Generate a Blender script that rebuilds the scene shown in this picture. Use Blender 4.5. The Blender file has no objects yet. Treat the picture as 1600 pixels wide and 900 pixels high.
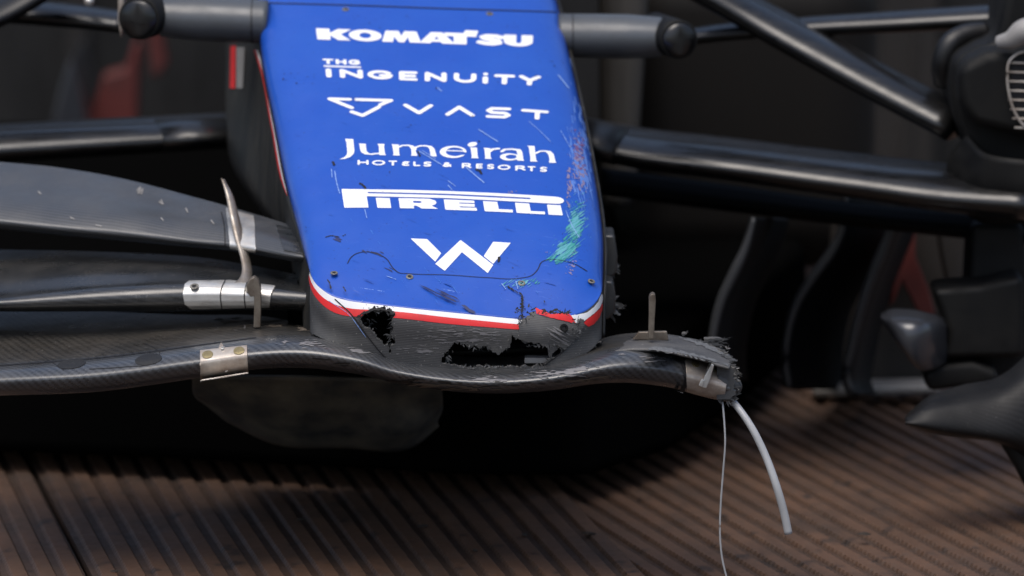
import bpy, math, random
import numpy as np
from mathutils import Vector, Matrix
from mathutils.bvhtree import BVHTree
random.seed(7); rng = np.random.default_rng(7)
S = bpy.context.scene; COL = S.collection
# ------------------------------------------------------------------ camera, sky, sun, exposure
CAMZ, CAMY, PITCH, F = 1.408, -6.0, math.radians(10), 8571.0
cam_d = bpy.data.cameras.new('camera'); cam = bpy.data.objects.new('camera', cam_d); COL.objects.link(cam)
cam.location = (0, CAMY, CAMZ); cam.rotation_euler = (math.pi/2-PITCH, 0, 0)
cam_d.sensor_width = 36; cam_d.lens = F/1600*36; cam_d.clip_start = .1; cam_d.clip_end = 2000
cam_d.dof.use_dof = True; cam_d.dof.focus_distance = 6.13; cam_d.dof.aperture_fstop = 3.8; cam_d.dof.aperture_blades = 9
S.camera = cam
W = bpy.data.worlds.new('World'); S.world = W; W.use_nodes = True
nt = W.node_tree; sky = nt.nodes.new('ShaderNodeTexSky'); sky.sky_type = 'NISHITA'; sky.sun_disc = False
SUN_EL, SUN_AZ = math.radians(68), math.radians(205)      # azimuth clockwise from +Y (away from the camera)
sky.sun_elevation = SUN_EL; sky.sun_rotation = SUN_AZ; sky.air_density = 1.0; sky.dust_density = 4.0; sky.ozone_density = 1.0
bg = nt.nodes['Background']; bg.inputs['Strength'].default_value = 0.12
nt.links.new(sky.outputs[0], bg.inputs['Color'])
sd = bpy.data.lights.new('sun', 'SUN'); sd.energy = 1.5; sd.angle = math.radians(45); sd.color = (1, .97, .93)
sun = bpy.data.objects.new('sun', sd); COL.objects.link(sun)
dv = Vector((math.sin(SUN_AZ)*math.cos(SUN_EL), math.cos(SUN_AZ)*math.cos(SUN_EL), math.sin(SUN_EL)))
sun.rotation_euler = dv.to_track_quat('Z', 'Y').to_euler(); sun.location = dv*6
S.view_settings.view_transform = 'Standard'; S.view_settings.look = 'None'
S.view_settings.exposure = 0.4; S.view_settings.gamma = 1; S.view_settings.use_curve_mapping = False

# ------------------------------------------------------------------ helpers
FW = np.array([0, math.cos(PITCH), -math.sin(PITCH)]); UP = np.array([0, math.sin(PITCH), math.cos(PITCH)]); RT = np.array([1., 0, 0])
CO = np.array([0, CAMY, CAMZ])
def ray(px, py):
    px = np.asarray(px, float); py = np.asarray(py, float)
    return ((px-800)/F)[..., None]*RT + ((450-py)/F)[..., None]*UP + FW
def P(px, py, Y):
    """world point that stands at depth Y and is seen at photo position px,py"""
    d = ray(px, py); t = (np.asarray(Y, float)-CAMY)/d[..., 1]
    return CO + d*t[..., None]
def PV(px, py, Y): return Vector(P(px, py, Y))
def hermite(pts, n, param=None, clamp=False):
    p = np.asarray(pts, float)
    if len(p) == 2 and param is None: 
        t = np.linspace(0, 1, n)[:, None]; return p[0]*(1-t)+p[1]*t
    if param is None:
        s = np.sqrt((np.diff(p.reshape(len(p), -1), axis=0)**2).sum(1)); param = np.concatenate([[0], np.cumsum(np.maximum(s, 1e-9))])
    param = np.asarray(param, float)
    sh = (-1,)+(1,)*(p.ndim-1)
    d = np.diff(p, axis=0)/np.diff(param).reshape(sh)
    m = np.empty_like(p); m[0] = d[0]; m[-1] = d[-1]
    h = np.diff(param)
    if len(p) > 2:
        w1 = h[1:].reshape(sh); w0 = h[:-1].reshape(sh); m[1:-1] = (d[:-1]*w1+d[1:]*w0)/(w0+w1)
    x = np.linspace(param[0], param[-1], n); i = np.clip(np.searchsorted(param, x, 'right')-1, 0, len(p)-2)
    t = ((x-param[i])/h[i]).reshape(sh); hh = h[i].reshape(sh)
    return (2*t**3-3*t**2+1)*p[i]+(t**3-2*t**2+t)*hh*m[i]+(-2*t**3+3*t**2)*p[i+1]+(t**3-t**2)*hh*m[i+1]
def obj(name, verts, faces, mat, parent=None, smooth=True, uv=None, face_cam=False, kind=None, label=None):
    me = bpy.data.meshes.new(name); verts = np.asarray(verts, float)
    if face_cam and len(faces):
        tot = 0.
        for f in faces[::max(1, len(faces)//200)]:
            a, b, c = verts[f[0]], verts[f[1]], verts[f[2]]; tot += np.sign(np.dot(np.cross(b-a, c-a), CO-a))
        if tot < 0: faces = [tuple(reversed(f)) for f in faces]
    me.from_pydata(verts.tolist(), [], [tuple(int(k) for k in f) for f in faces])
    if uv is not None:
        l = me.uv_layers.new(name='UVMap'); vi = np.empty(len(me.loops), int); me.loops.foreach_get('vertex_index', vi)
        l.data.foreach_set('uv', np.asarray(uv, float)[vi].ravel())
    if smooth: me.polygons.foreach_set('use_smooth', [True]*len(me.polygons))
    me.materials.append(mat); me.update()
    o = bpy.data.objects.new(name, me); COL.objects.link(o)
    if parent: o.parent = parent
    if kind: o['kind'] = kind
    if label: o['label'] = label
    return o
def gridfaces(nr, nc, closed=False):
    f = []
    for r in range(nr-1):
        for c in range(nc if closed else nc-1):
            c2 = (c+1) % nc; f.append((r*nc+c, r*nc+c2, (r+1)*nc+c2, (r+1)*nc+c))
    return f
def mod_solid(o, t, off=-1):
    m = o.modifiers.new('solid', 'SOLIDIFY'); m.thickness = t; m.offset = off; m.use_even_offset = False
def mod_bevel(o, w, seg=2):
    m = o.modifiers.new('bevel', 'BEVEL'); m.width = w; m.segments = seg; m.limit_method = 'ANGLE'; m.angle_limit = math.radians(40)
    o.data.polygons.foreach_set('use_smooth', [True]*len(o.data.polygons))
    w_ = o.modifiers.new('wn', 'WEIGHTED_NORMAL'); w_.keep_sharp = True
def grid_pts(rows, nu, nv, index=False):
    R = []
    for r in rows:
        r = np.asarray(r, float)
        if r.shape[1] == 3 and not index: R.append(hermite(r, nu, None))
        else: R.append(hermite(r, nu, np.arange(len(r))))
    R = np.array(R)                                       # rows x nu x 3 in (px,py,Y)
    G = P(R[..., 0], R[..., 1], R[..., 2])
    mid = G[:, ::max(1, nu//8)]
    s = np.sqrt((np.diff(mid, axis=0)**2).sum(2)).mean(1)
    return hermite(G, nv, np.concatenate([[0], np.cumsum(np.maximum(s, 1e-4))])) if len(rows) > 2 else \
        G[0]*(1-np.linspace(0, 1, nv))[:, None, None]+G[1]*np.linspace(0, 1, nv)[:, None, None]
def grid_uv(G):
    du = np.sqrt((np.diff(G, axis=1)**2).sum(2)).mean(0); dv_ = np.sqrt((np.diff(G, axis=0)**2).sum(2)).mean(1)
    u = np.concatenate([[0], np.cumsum(du)]); v = np.concatenate([[0], np.cumsum(dv_)])
    U, V = np.meshgrid(u, v); return np.stack([U.ravel(), V.ravel()], 1)
def bvh_of(G):
    return BVHTree.FromPolygons([Vector(p) for p in G.reshape(-1, 3)], gridfaces(G.shape[0], G.shape[1]))
def loft(name, rows, nu, nv, mat, parent, solid=0, index=False, label=None):
    G = grid_pts(rows, nu, nv, index)
    o = obj(name, G.reshape(-1, 3), gridfaces(nv, nu), mat, parent, uv=grid_uv(G), face_cam=True, label=label)
    if solid: mod_solid(o, solid)
    return o, G
def tube_geo(pts, rad, n=10, flat=1.0, up=(0, 0, 1), cap=True):
    """swept tube; rad number or list; flat stretches the section sideways against `up`"""
    pts = [Vector(p) for p in pts]; rad = rad if hasattr(rad, '__len__') else [rad]*len(pts)
    V, Fc = [], []
    for i, p in enumerate(pts):
        t = (pts[min(i+1, len(pts)-1)]-pts[max(i-1, 0)]).normalized()
        a = Vector(up); a = a-t*a.dot(t)
        if a.length < 1e-4: a = Vector((1, 0, 0))-t*t.x
        a.normalize(); b = t.cross(a)
        for k in range(n):
            w = 2*math.pi*k/n; V.append(p+a*math.cos(w)*rad[i]+b*math.sin(w)*rad[i]*flat)
    Fc = gridfaces(len(pts), n, True)
    if cap: Fc += [tuple(range(n-1, -1, -1)), tuple((len(pts)-1)*n+k for k in range(n))]
    return [tuple(v) for v in V], Fc
def tube(name, pts, rad, mat, parent, n=12, flat=1.0, up=(0, 0, 1), label=None, res=0):
    if res: pts = hermite(np.array([tuple(p) for p in pts]), res); rad = np.interp(np.linspace(0, 1, res), np.linspace(0, 1, len(rad)), rad) if hasattr(rad, '__len__') else rad
    v, f = tube_geo(pts, rad, n, flat, up); return obj(name, v, f, mat, parent, label=label)
def prism(name, poly, Y0, Y1, mat, parent, bev=.002, dz=0., label=None, Yf=None):
    """outline seen in the photo at depth Y0, carried straight back to Y1 as a solid plate or block"""
    poly = np.array(poly, float); n = len(poly)
    a = P(poly[:, 0], poly[:, 1], np.full(n, Y0) if Yf is None else np.array(Yf)); b = a+np.array([0, Y1-Y0, dz])
    ar = sum(poly[i][0]*poly[(i+1) % n][1]-poly[(i+1) % n][0]*poly[i][1] for i in range(n))
    idx = list(range(n)); f = [tuple(idx if ar < 0 else idx[::-1]), tuple([n+i for i in (idx[::-1] if ar < 0 else idx)])]
    for i in range(n):
        j = (i+1) % n; f.append((j, i, n+i, n+j) if ar < 0 else (i, j, n+j, n+i))
    o = obj(name, np.vstack([a, b]), f, mat, parent, smooth=False, label=label)
    if bev: mod_bevel(o, bev)
    return o
def disc_geo(r, h, n=20, z0=0):
    V = [(r*math.cos(2*math.pi*k/n), r*math.sin(2*math.pi*k/n), z0) for k in range(n)]+[(r*math.cos(2*math.pi*k/n), r*math.sin(2*math.pi*k/n), z0+h) for k in range(n)]
    return V, [(k, (k+1) % n, n+(k+1) % n, n+k) for k in range(n)]+[tuple(range(n, 2*n)), tuple(range(n-1, -1, -1))]
# ---- 2D shapes as signed fields (positive inside) and a marching mesher that lays them on a surface
def f_poly(X, Y, pts):
    pts = np.array(pts, float); n = len(pts); ins = np.zeros(X.shape, bool); d2 = np.full(X.shape, 1e12)
    for i in range(n):
        x0, y0 = pts[i]; x1, y1 = pts[(i+1) % n]
        if y0 != y1:
            c = ((y0 > Y) != (y1 > Y)) & (X < (x1-x0)*(Y-y0)/(y1-y0)+x0); ins ^= c
        dx, dy = x1-x0, y1-y0; t = np.clip(((X-x0)*dx+(Y-y0)*dy)/max(dx*dx+dy*dy, 1e-9), 0, 1)
        d2 = np.minimum(d2, (X-x0-t*dx)**2+(Y-y0-t*dy)**2)
    d = np.sqrt(d2); return np.where(ins, d, -d)
def f_line(X, Y, pts, r, k=1.0):
    """round stroke; k > 1 makes the pen flat (thin horizontals, thick verticals)"""
    d2 = np.full(X.shape, 1e12); Yk = Y*k
    for (x0, y0), (x1, y1) in zip(pts[:-1], pts[1:]):
        y0, y1 = y0*k, y1*k; dx, dy = x1-x0, y1-y0; t = np.clip(((X-x0)*dx+(Yk-y0)*dy)/max(dx*dx+dy*dy, 1e-9), 0, 1)
        d2 = np.minimum(d2, (X-x0-t*dx)**2+(Yk-y0-t*dy)**2)
    return r-np.sqrt(d2)
def f_ell(X, Y, c, rx, ry): return (1-np.sqrt(((X-c[0])/rx)**2+((Y-c[1])/ry)**2))*min(rx, ry)
def arc(c, rx, ry, a0, a1, n=14):
    return [(c[0]+rx*math.cos(math.radians(a)), c[1]+ry*math.sin(math.radians(a))) for a in np.linspace(a0, a1, n)]
def U(*a):
    r = a[0]
    for b in a[1:]: r = np.maximum(r, b)
    return r
def vnoise(X, Y, s, seed=0):
    """value noise, 0..1"""
    x = X/s; y = Y/s; xi = np.floor(x).astype(int); yi = np.floor(y).astype(int); fx = x-xi; fy = y-yi
    fx = fx*fx*(3-2*fx); fy = fy*fy*(3-2*fy)
    def h(a, b):
        v = np.sin(a*127.1+b*311.7+seed*74.7)*43758.5453; return v-np.floor(v)
    return (h(xi, yi)*(1-fx)+h(xi+1, yi)*fx)*(1-fy)+(h(xi, yi+1)*(1-fx)+h(xi+1, yi+1)*fx)*fy
def march(Fv, xs, ys):
    ny, nx = Fv.shape; ins = Fv > 0; V, Fc = [], []; nid = -np.ones((ny, nx), int)
    jj, ii = np.nonzero(ins); nid[jj, ii] = np.arange(len(jj)); V = list(zip(xs[ii], ys[jj])); ed = {}
    cnt = ins[:-1, :-1].astype(int)+ins[:-1, 1:]+ins[1:, :-1]+ins[1:, 1:]
    for j, i in zip(*np.nonzero(cnt == 4)): Fc.append((nid[j, i], nid[j, i+1], nid[j+1, i+1], nid[j+1, i]))
    for j, i in zip(*np.nonzero((cnt > 0) & (cnt < 4))):
        cs = [(j, i), (j, i+1), (j+1, i+1), (j+1, i)]; poly = []
        for q in range(4):
            a, b = cs[q], cs[(q+1) % 4]
            if ins[a]: poly.append(nid[a])
            if ins[a] != ins[b]:
                k = (a, b) if a < b else (b, a)
                if k not in ed:
                    va, vb = Fv[k[0]], Fv[k[1]]; t = va/(va-vb); ed[k] = len(V)
                    V.append((xs[k[0][1]]*(1-t)+xs[k[1][1]]*t, ys[k[0][0]]*(1-t)+ys[k[1][0]]*t))
                poly.append(ed[k])
        if len(poly) > 2: Fc.append(tuple(poly))
    return np.array(V, float).reshape(-1, 2), Fc
COV = Vector(CO)
MISS = []
def lay(bvh, xy, off, toward=(700, 400)):
    out = []; MISS.clear(); D = ray(xy[:, 0], xy[:, 1])
    for (x, y), d in zip(xy, D):
        h, n, _, _ = bvh.ray_cast(COV, Vector(d).normalized()); k = 0; MISS.append(h is None)
        while h is None and k < 40:
            k += 1; q = k*.02; d2 = ray(x+(toward[0]-x)*q*.2, y+(toward[1]-y)*q*.2); h, n, _, _ = bvh.ray_cast(COV, Vector(d2).normalized())
        if h is None: h = PV(x, y, 0); n = Vector((0, -1, 0))
        if n.dot(COV-h) < 0: n = -n
        out.append(h+n*off)
    return out
def decal(name, bvh, fn, box, cell, mat, parent, off=.0004, mapf=None, kind=None, label=None, solid=0, toward=(700, 400)):
    x0, y0, x1, y1 = box; cx, cy = cell if hasattr(cell, '__len__') else (cell, cell)
    xs = np.arange(x0, x1+cx, cx); ys = np.arange(y0, y1+cy, cy); X, Y = np.meshgrid(xs, ys)
    xy, f = march(fn(X, Y), xs, ys)
    if len(f) == 0: return None
    if mapf: xy = mapf(xy)
    pts = lay(bvh, xy, off, toward)
    if kind == 'stuff': f = [q for q in f if not any(MISS[v] for v in q)]
    o = obj(name, pts, f, mat, parent, uv=xy/1600., face_cam=True, kind=kind, label=label)
    if solid: mod_solid(o, solid)
    return o
def quadmap(tl, tr, br, bl, w, h):
    tl, tr, br, bl = map(np.array, (tl, tr, br, bl))
    def m(xy):
        u = (xy[:, 0]/w)[:, None]; v = (xy[:, 1]/h)[:, None]
        return (tl*(1-u)+tr*u)*(1-v)+(bl*(1-u)+br*u)*v
    return m
def zm(x0, y0, s): return lambda pts: [(x0+a/s, y0+b/s) for a, b in pts]
# ------------------------------------------------------------------ materials
def mat(name, color, rough=.5, metal=0., coat=0., spec=.5, build=None, coat_rough=.1):
    m = bpy.data.materials.new(name); m.use_nodes = True; b = m.node_tree.nodes['Principled BSDF']
    b.inputs['Base Color'].default_value = (*color, 1); b.inputs['Roughness'].default_value = rough; b.inputs['Metallic'].default_value = metal
    b.inputs['Coat Weight'].default_value = coat; b.inputs['Coat Roughness'].default_value = coat_rough; b.inputs['Specular IOR Level'].default_value = spec
    if build: build(NB(m), b)
    return m
class NB:
    def __init__(s, m): s.t = m.node_tree; s.n = s.t.nodes; s.l = s.t.links
    def new(s, typ, **k):
        n = s.n.new(typ)
        for a, v in k.items(): setattr(n, a, v)
        return n
    def coord(s, which='Object'): return s.new('ShaderNodeTexCoord').outputs[which]
    def mapping(s, v, scale=(1, 1, 1), rot=(0, 0, 0)):
        n = s.new('ShaderNodeMapping'); n.inputs['Scale'].default_value = scale; n.inputs['Rotation'].default_value = rot; s.l.new(v, n.inputs['Vector']); return n.outputs[0]
    def noise(s, v, scale, detail=3., rough=.55):
        n = s.new('ShaderNodeTexNoise'); n.inputs['Scale'].default_value = scale; n.inputs['Detail'].default_value = detail; n.inputs['Roughness'].default_value = rough; s.l.new(v, n.inputs['Vector']); return n.outputs['Fac']
    def wave(s, v, scale, dist=0., dirn='X', prof='SIN'):
        n = s.new('ShaderNodeTexWave', bands_direction=dirn, wave_profile=prof); n.inputs['Scale'].default_value = scale; n.inputs['Distortion'].default_value = dist; s.l.new(v, n.inputs['Vector']); return n.outputs['Fac']
    def ramp(s, f, stops):
        n = s.new('ShaderNodeValToRGB'); e = n.color_ramp.elements
        while len(e) < len(stops): e.new(.5)
        for q, (p, c) in zip(e, stops): q.position = p; q.color = (*c, 1) if hasattr(c, '__len__') else (c, c, c, 1)
        s.l.new(f, n.inputs[0]); return n.outputs[0]
    def mix(s, f, a, b, mode='MIX'):
        n = s.new('ShaderNodeMix', data_type='RGBA', blend_type=mode)
        for k, v in ((0, f), (6, a), (7, b)):
            if hasattr(v, 'links'): s.l.new(v, n.inputs[k])
            elif hasattr(v, '__len__'): n.inputs[k].default_value = (*v, 1)
            else: n.inputs[k].default_value = v
        return n.outputs[2]
    def math(s, op, a, b=0.):
        n = s.new('ShaderNodeMath', operation=op)
        for k, v in ((0, a), (1, b)):
            if hasattr(v, 'links'): s.l.new(v, n.inputs[k])
            else: n.inputs[k].default_value = v
        return n.outputs[0]
    def bump(s, h, b, strength=.2, dist=.001):
        n = s.new('ShaderNodeBump'); n.inputs['Strength'].default_value = strength; n.inputs['Distance'].default_value = dist; s.l.new(h, n.inputs['Height']); s.l.new(n.outputs[0], b.inputs['Normal'])
def b_blue(n, b):
    c = n.coord(); big = n.noise(c, 9, 4); fine = n.noise(c, 240, 3); st = n.noise(n.mapping(c, (60, 600, 60), (0, 0, .5)), 1, 3)
    col = n.mix(n.ramp(big, [(.35, 0.), (.75, .5)]), (.008, .070, .42), (.016, .098, .46))
    col = n.mix(n.ramp(fine, [(.66, 0.), (.72, .55)]), col, (.01, .03, .16))
    col = n.mix(n.ramp(st, [(.66, 0.), (.78, .35)]), col, (.10, .2, .62))
    n.l.new(col, b.inputs['Base Color']); n.l.new(n.ramp(n.noise(c, 30, 4), [(.3, .28), (.7, .46)]), b.inputs['Roughness'])
    n.bump(n.noise(c, 160, 2), b, .05, .0006)
def carbon(name, base, weave=.5, sc=240., rot=.8, rough=.38, dust=.5, coat=.25, uvw=True, dirt=(.16, .145, .125)):
    def bd(n, b):
        uv = n.coord('UV'); ob = n.coord('Object')
        w = n.wave(n.mapping(uv, (1, 1, 1), (0, 0, rot)), sc, 1.2, 'X'); w2 = n.wave(n.mapping(uv, (1, 1, 1), (0, 0, rot+1.57)), sc*1.6, .8, 'X')
        wv = n.math('MULTIPLY', n.math('ADD', w, n.math('MULTIPLY', w2, .4)), weave)
        lo = tuple(x*.45 for x in base); hi = tuple(x*1.4 for x in base)
        col = n.mix(n.math('MINIMUM', wv, 1.), lo, hi)
        d = n.ramp(n.noise(ob, 14, 5, .65), [(.42, 0.), (.78, dust)])
        col = n.mix(d, col, dirt)
        sp = n.ramp(n.noise(ob, 330, 2, .5), [(.70, 0.), (.75, .8*min(1, dust*2))]); col = n.mix(sp, col, (.34, .32, .29))
        n.l.new(col, b.inputs['Base Color'])
        n.l.new(n.ramp(n.noise(ob, 25, 4), [(.3, rough-.1), (.7, rough+.14)]), b.inputs['Roughness'])
        n.bump(wv, b, .12, .0004)
    return mat(name, base, rough, coat=coat, build=bd, coat_rough=.25)
def worn(name, base, alt, sc=40, rough=.4, metal=0., lo=.4, hi=.7, coat=0., stretch=(1, 1, 1), bump=.1):
    def bd(n, b):
        c = n.mapping(n.coord(), stretch); f = n.noise(c, sc, 5, .65); n.l.new(n.mix(n.ramp(f, [(lo, 0.), (hi, 1.)]), base, alt), b.inputs['Base Color'])
        n.l.new(n.ramp(n.noise(c, sc*2, 3), [(.3, rough-.08), (.7, rough+.15)]), b.inputs['Roughness'])
        n.bump(n.noise(c, sc*5, 3), b, bump, .0006)
    return mat(name, base, rough, metal, coat, build=bd)
M = {}
M['blue'] = mat('blue_paint', (.015, .08, .5), .35, coat=.5, spec=.35, build=b_blue, coat_rough=.16)
M['white'] = worn('white_paint', (.80, .81, .83), (.66, .67, .69), 60, .4, lo=.55, hi=.85, bump=.02)
M['red'] = worn('red_paint', (.68, .018, .02), (.5, .02, .02), 60, .38, lo=.5, hi=.8, bump=.02)
M['tip'] = carbon('bare_carbon_tip', (.062, .062, .064), 0.8, 190, 1.5, .5, .6, .0, dirt=(.15, .145, .135))
M['wing'] = carbon('wing_carbon', (.036, .039, .044), .9, 42, .75, .30, .25, .7)
M['wing_up'] = carbon('dusty_wing_carbon', (.028, .0265, .024), 1.2, 40, .75, .34, .5, .5, dirt=(.085, .072, .058))
M['oval'] = carbon('dark_oval_carbon', (.008, .008, .0085), .8, 150, .1, .6, .02, .0)
M['flap'] = carbon('flap_carbon', (.048, .051, .056), .9, 62, 1.5, .38, .15, .45)
M['flap_dark'] = carbon('dark_flap_carbon', (.020, .0215, .0235), .8, 60, 1.35, .30, .25, .6)
M['arm'] = worn('satin_black_arm', (.004, .004, .0043), (.008, .0076, .0072), 30, .32, coat=.35, bump=.03, stretch=(.4, 2, 2))
M['arm_d'] = mat('dark_arm', (.004, .004, .0045), .45)
M['matt'] = worn('matt_black', (.004, .004, .004), (.008, .0078, .007), 20, .6)
M['matt'].node_tree.nodes['Principled BSDF'].inputs['Specular IOR Level'].default_value = .25
M['body'] = mat('body_black', (.0022, .0022, .0022), .9, spec=.0)
M['pod'] = worn('grey_satin_paint', (.07, .078, .088), (.05, .055, .061), 18, .4, lo=.4, hi=.75, coat=.2)
M['winglet'] = carbon('dusty_black_carbon', (.009, .009, .0095), .6, 60, 1.2, .5, .12, 0., dirt=(.04, .036, .032))
M['winglet'].node_tree.nodes['Principled BSDF'].inputs['Specular IOR Level'].default_value = .25
M['podside'] = mat('dark_sidepod', (.008, .0068, .0058), .6, spec=.2)
M['fence'] = mat('fence_black', (.008, .0086, .0094), .6, spec=.12)
M['fence_hi'] = mat('fence_edge_highlight', (.03, .032, .035), .5)  # lighter grey paints the soft highlight along the fence edges
M['lower'] = mat('lower_fairing_black', (.003, .003, .003), .7, spec=.08)
M['lens'] = mat('lens_glass', (.004, .004, .005), .06, coat=1, coat_rough=.02)
M['steel'] = worn('brushed_steel', (.66, .65, .62), (.38, .33, .28), 34, .4, .75, .5, .8, stretch=(1, 1, 3))
M['steel_d'] = worn('stained_steel', (.52, .48, .43), (.24, .17, .125), 26, .42, .4, .38, .7)
M['pin'] = worn('rusty_pin', (.22, .19, .155), (.11, .085, .065), 60, .45, .6)
M['vane'] = worn('tarnished_steel', (.34, .31, .275), (.18, .145, .115), 40, .4, .6)
M['gold'] = worn('gold_bolt', (.30, .25, .13), (.2, .16, .09), 300, .45, .7)
M['screw'] = worn('screw_steel', (.24, .23, .20), (.10, .09, .08), 300, .5, .4)
M['ink'] = mat('black_gap', (.004, .004, .006), .7)
M['smear'] = mat('rubber_smear', (.012, .022, .10), .55)
M['scr'] = mat('scratch_white', (.20, .32, .64), .6)
M['scuff_p'] = mat('scuff_primer', (.20, .17, .30), .7)
M['scuff_r'] = mat('scuff_rust', (.13, .07, .20), .7)
M['scuff_b'] = mat('scuff_lightblue', (.085, .19, .55), .6)
M['green'] = mat('green_rub', (.035, .27, .26), .6)
M['fibre'] = mat('torn_fibre', (.045, .047, .05), .6)
M['fibre_l'] = worn('torn_fibre_pale', (.15, .155, .16), (.05, .052, .055), 260, .6)
M['hose'] = mat('milky_hose', (.38, .39, .40), .35, coat=.2)
M['hose'].node_tree.nodes['Principled BSDF'].inputs['Subsurface Weight'].default_value = .35
M['hose'].node_tree.nodes['Principled BSDF'].inputs['Subsurface Radius'].default_value = (.004, .004, .004)
def b_side(n, b):
    c = n.coord(); s = n.noise(n.mapping(c, (60, 60, 6)), 1, 4); col = n.mix(n.ramp(s, [(.4, 0.), (.75, .8)]), (.005, .005, .0048), (.036, .032, .025))
    n.l.new(col, b.inputs['Base Color'])
M['side'] = mat('dirty_black_side', (.02, .02, .02), .5, build=b_side)
M['skid'] = worn('dusty_underbody', (.035, .037, .038), (.15, .13, .095), 16, .6, lo=.35, hi=.75)
M['red_bg'] = worn('faded_red_paint', (.12, .018, .014), (.05, .012, .010), 6, .55)
M['grey_bg'] = worn('grey_steel_panel', (.022, .018, .0155), (.010, .0085, .0075), 5, .5, stretch=(3, 3, .6))
M['dark_bg'] = worn('dark_steel_panel', (.006, .005, .0042), (.0028, .0024, .0021), 4, .55, stretch=(3, 3, .6))
M['pale_bg'] = worn('pale_steel', (.30, .29, .28), (.2, .19, .18), 8, .45)
M['beige_bg'] = worn('beige_sheen', (.065, .058, .05), (.02, .018, .016), 3, .6, stretch=(6, 6, .5))
M['bluegrey'] = mat('blue_grey_gloss', (.030, .032, .038), .3, coat=.5)
def b_deck(n, b):
    c = n.coord(); rnd = n.new('ShaderNodeObjectInfo').outputs['Random']
    f = n.noise(n.mapping(c, (1, .35, 1)), 9, 5, .6); g = n.noise(c, 60, 4, .6)
    col = n.mix(n.ramp(f, [(.3, 0.), (.7, 1.)]), (.108, .055, .030), (.060, .032, .019))
    col = n.mix(n.ramp(g, [(.55, 0.), (.75, .6)]), col, (.06, .042, .033))
    wc = n.new('ShaderNodeNewGeometry').outputs['Position']
    st = n.noise(n.mapping(wc, (1, .8, 1), (0, 0, .4)), 7, 4, .6); col = n.mix(n.ramp(st, [(.50, 0.), (.66, .75)]), col, (.034, .020, .013))
    st2 = n.noise(n.mapping(wc, (1, 1, 1)), 26, 3, .5); col = n.mix(n.ramp(st2, [(.60, 0.), (.70, .85)]), col, (.018, .011, .008))
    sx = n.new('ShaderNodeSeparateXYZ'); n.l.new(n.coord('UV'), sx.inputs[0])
    col = n.mix(n.math('MULTIPLY', sx.outputs[1], .5), col, (.022, .017, .014))          # grooves and fine cross ribs coloured darker
    n.l.new(col, b.inputs['Base Color']); n.l.new(n.ramp(g, [(.3, .5), (.7, .75)]), b.inputs['Roughness'])
    n.bump(g, b, .3, .002)
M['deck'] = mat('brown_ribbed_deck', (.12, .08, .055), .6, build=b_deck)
M['clod'] = worn('dark_soil', (.02, .015, .012), (.04, .03, .024), 120, .9)
M['asphalt'] = worn('asphalt', (.05, .05, .05), (.035, .035, .035), 30, .85)
def thing(name, label, cat, loc=(0, 0, 0), group=None):
    o = bpy.data.objects.new(name, None); COL.objects.link(o); o.location = loc; o['label'] = label; o['category'] = cat
    if group: o['group'] = group
    return o
# ------------------------------------------------------------------ setting: ground and the ribbed truck deck
g = obj('ground', [(-400, -400, -1.1), (400, -400, -1.1), (400, 400, -1.1), (-400, 400, -1.1)], [(0, 1, 2, 3)], M['asphalt'], kind='structure')
YAW = math.radians(11)
deck = bpy.data.objects.new('truck_deck', None); COL.objects.link(deck); deck['kind'] = 'structure'
PW, PITCHR, FINE = .622, .031, .0125
ribs = int(PW/PITCHR); prof = [(0, 1), (.22, 1), (.34, 0), (.66, -.0), (.86, 0), (.96, 1)]
cols = []
for k in range(ribs):
    for u, gdep in prof: cols.append(((k+u)*PITCHR, gdep))
cols.append((ribs*PITCHR, 1)); cols = np.array(cols)
ylen = np.arange(-1.1, 2.6, FINE/2); 
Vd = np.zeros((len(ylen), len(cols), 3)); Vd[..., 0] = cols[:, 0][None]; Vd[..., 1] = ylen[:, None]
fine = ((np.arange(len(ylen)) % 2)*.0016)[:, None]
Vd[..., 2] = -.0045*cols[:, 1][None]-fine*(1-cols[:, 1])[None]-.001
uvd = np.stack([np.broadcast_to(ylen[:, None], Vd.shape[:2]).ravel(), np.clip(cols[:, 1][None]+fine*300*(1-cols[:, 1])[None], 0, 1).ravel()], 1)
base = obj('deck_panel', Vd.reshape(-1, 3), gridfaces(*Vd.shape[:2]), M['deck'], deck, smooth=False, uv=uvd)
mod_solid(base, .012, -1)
ca, sa = math.cos(YAW), math.sin(YAW); first = True
for k in range(-4, 5):
    o = base if first else base.copy()
    if not first: COL.objects.link(o); o.parent = deck
    first = False
    u = k*(PW+.005)-.448                                        # sheets lie side by side along the car, the ones on the right laid at a slant under their neighbour
    o.location = (u*ca, u*sa, random.uniform(-.0015, .0015)); o.rotation_euler = (0, 0, YAW)
    if k >= 1:
        o.location.z = -.0105-.004*(k-1); o.rotation_euler = (0, 0, YAW+math.radians(7)); o.location.x += .015
obj('deck_bed', [(-3.6, -1.1, -.06), (3.6, -1.1, -.06), (3.6, 2.6, -.06), (-3.6, 2.6, -.06), (-3.6, -1.1, -.3), (3.6, -1.1, -.3), (3.6, 2.6, -.3), (-3.6, 2.6, -.3)],
    [(0, 1, 2, 3), (7, 6, 5, 4), (0, 4, 5, 1), (1, 5, 6, 2), (2, 6, 7, 3), (3, 7, 4, 0)], M['matt'], deck, smooth=False)
# ------------------------------------------------------------------ the car
car = thing('race_car', 'blue nosed open wheel racing car with broken front wing, lying on the brown ribbed deck', 'racing car')
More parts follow.
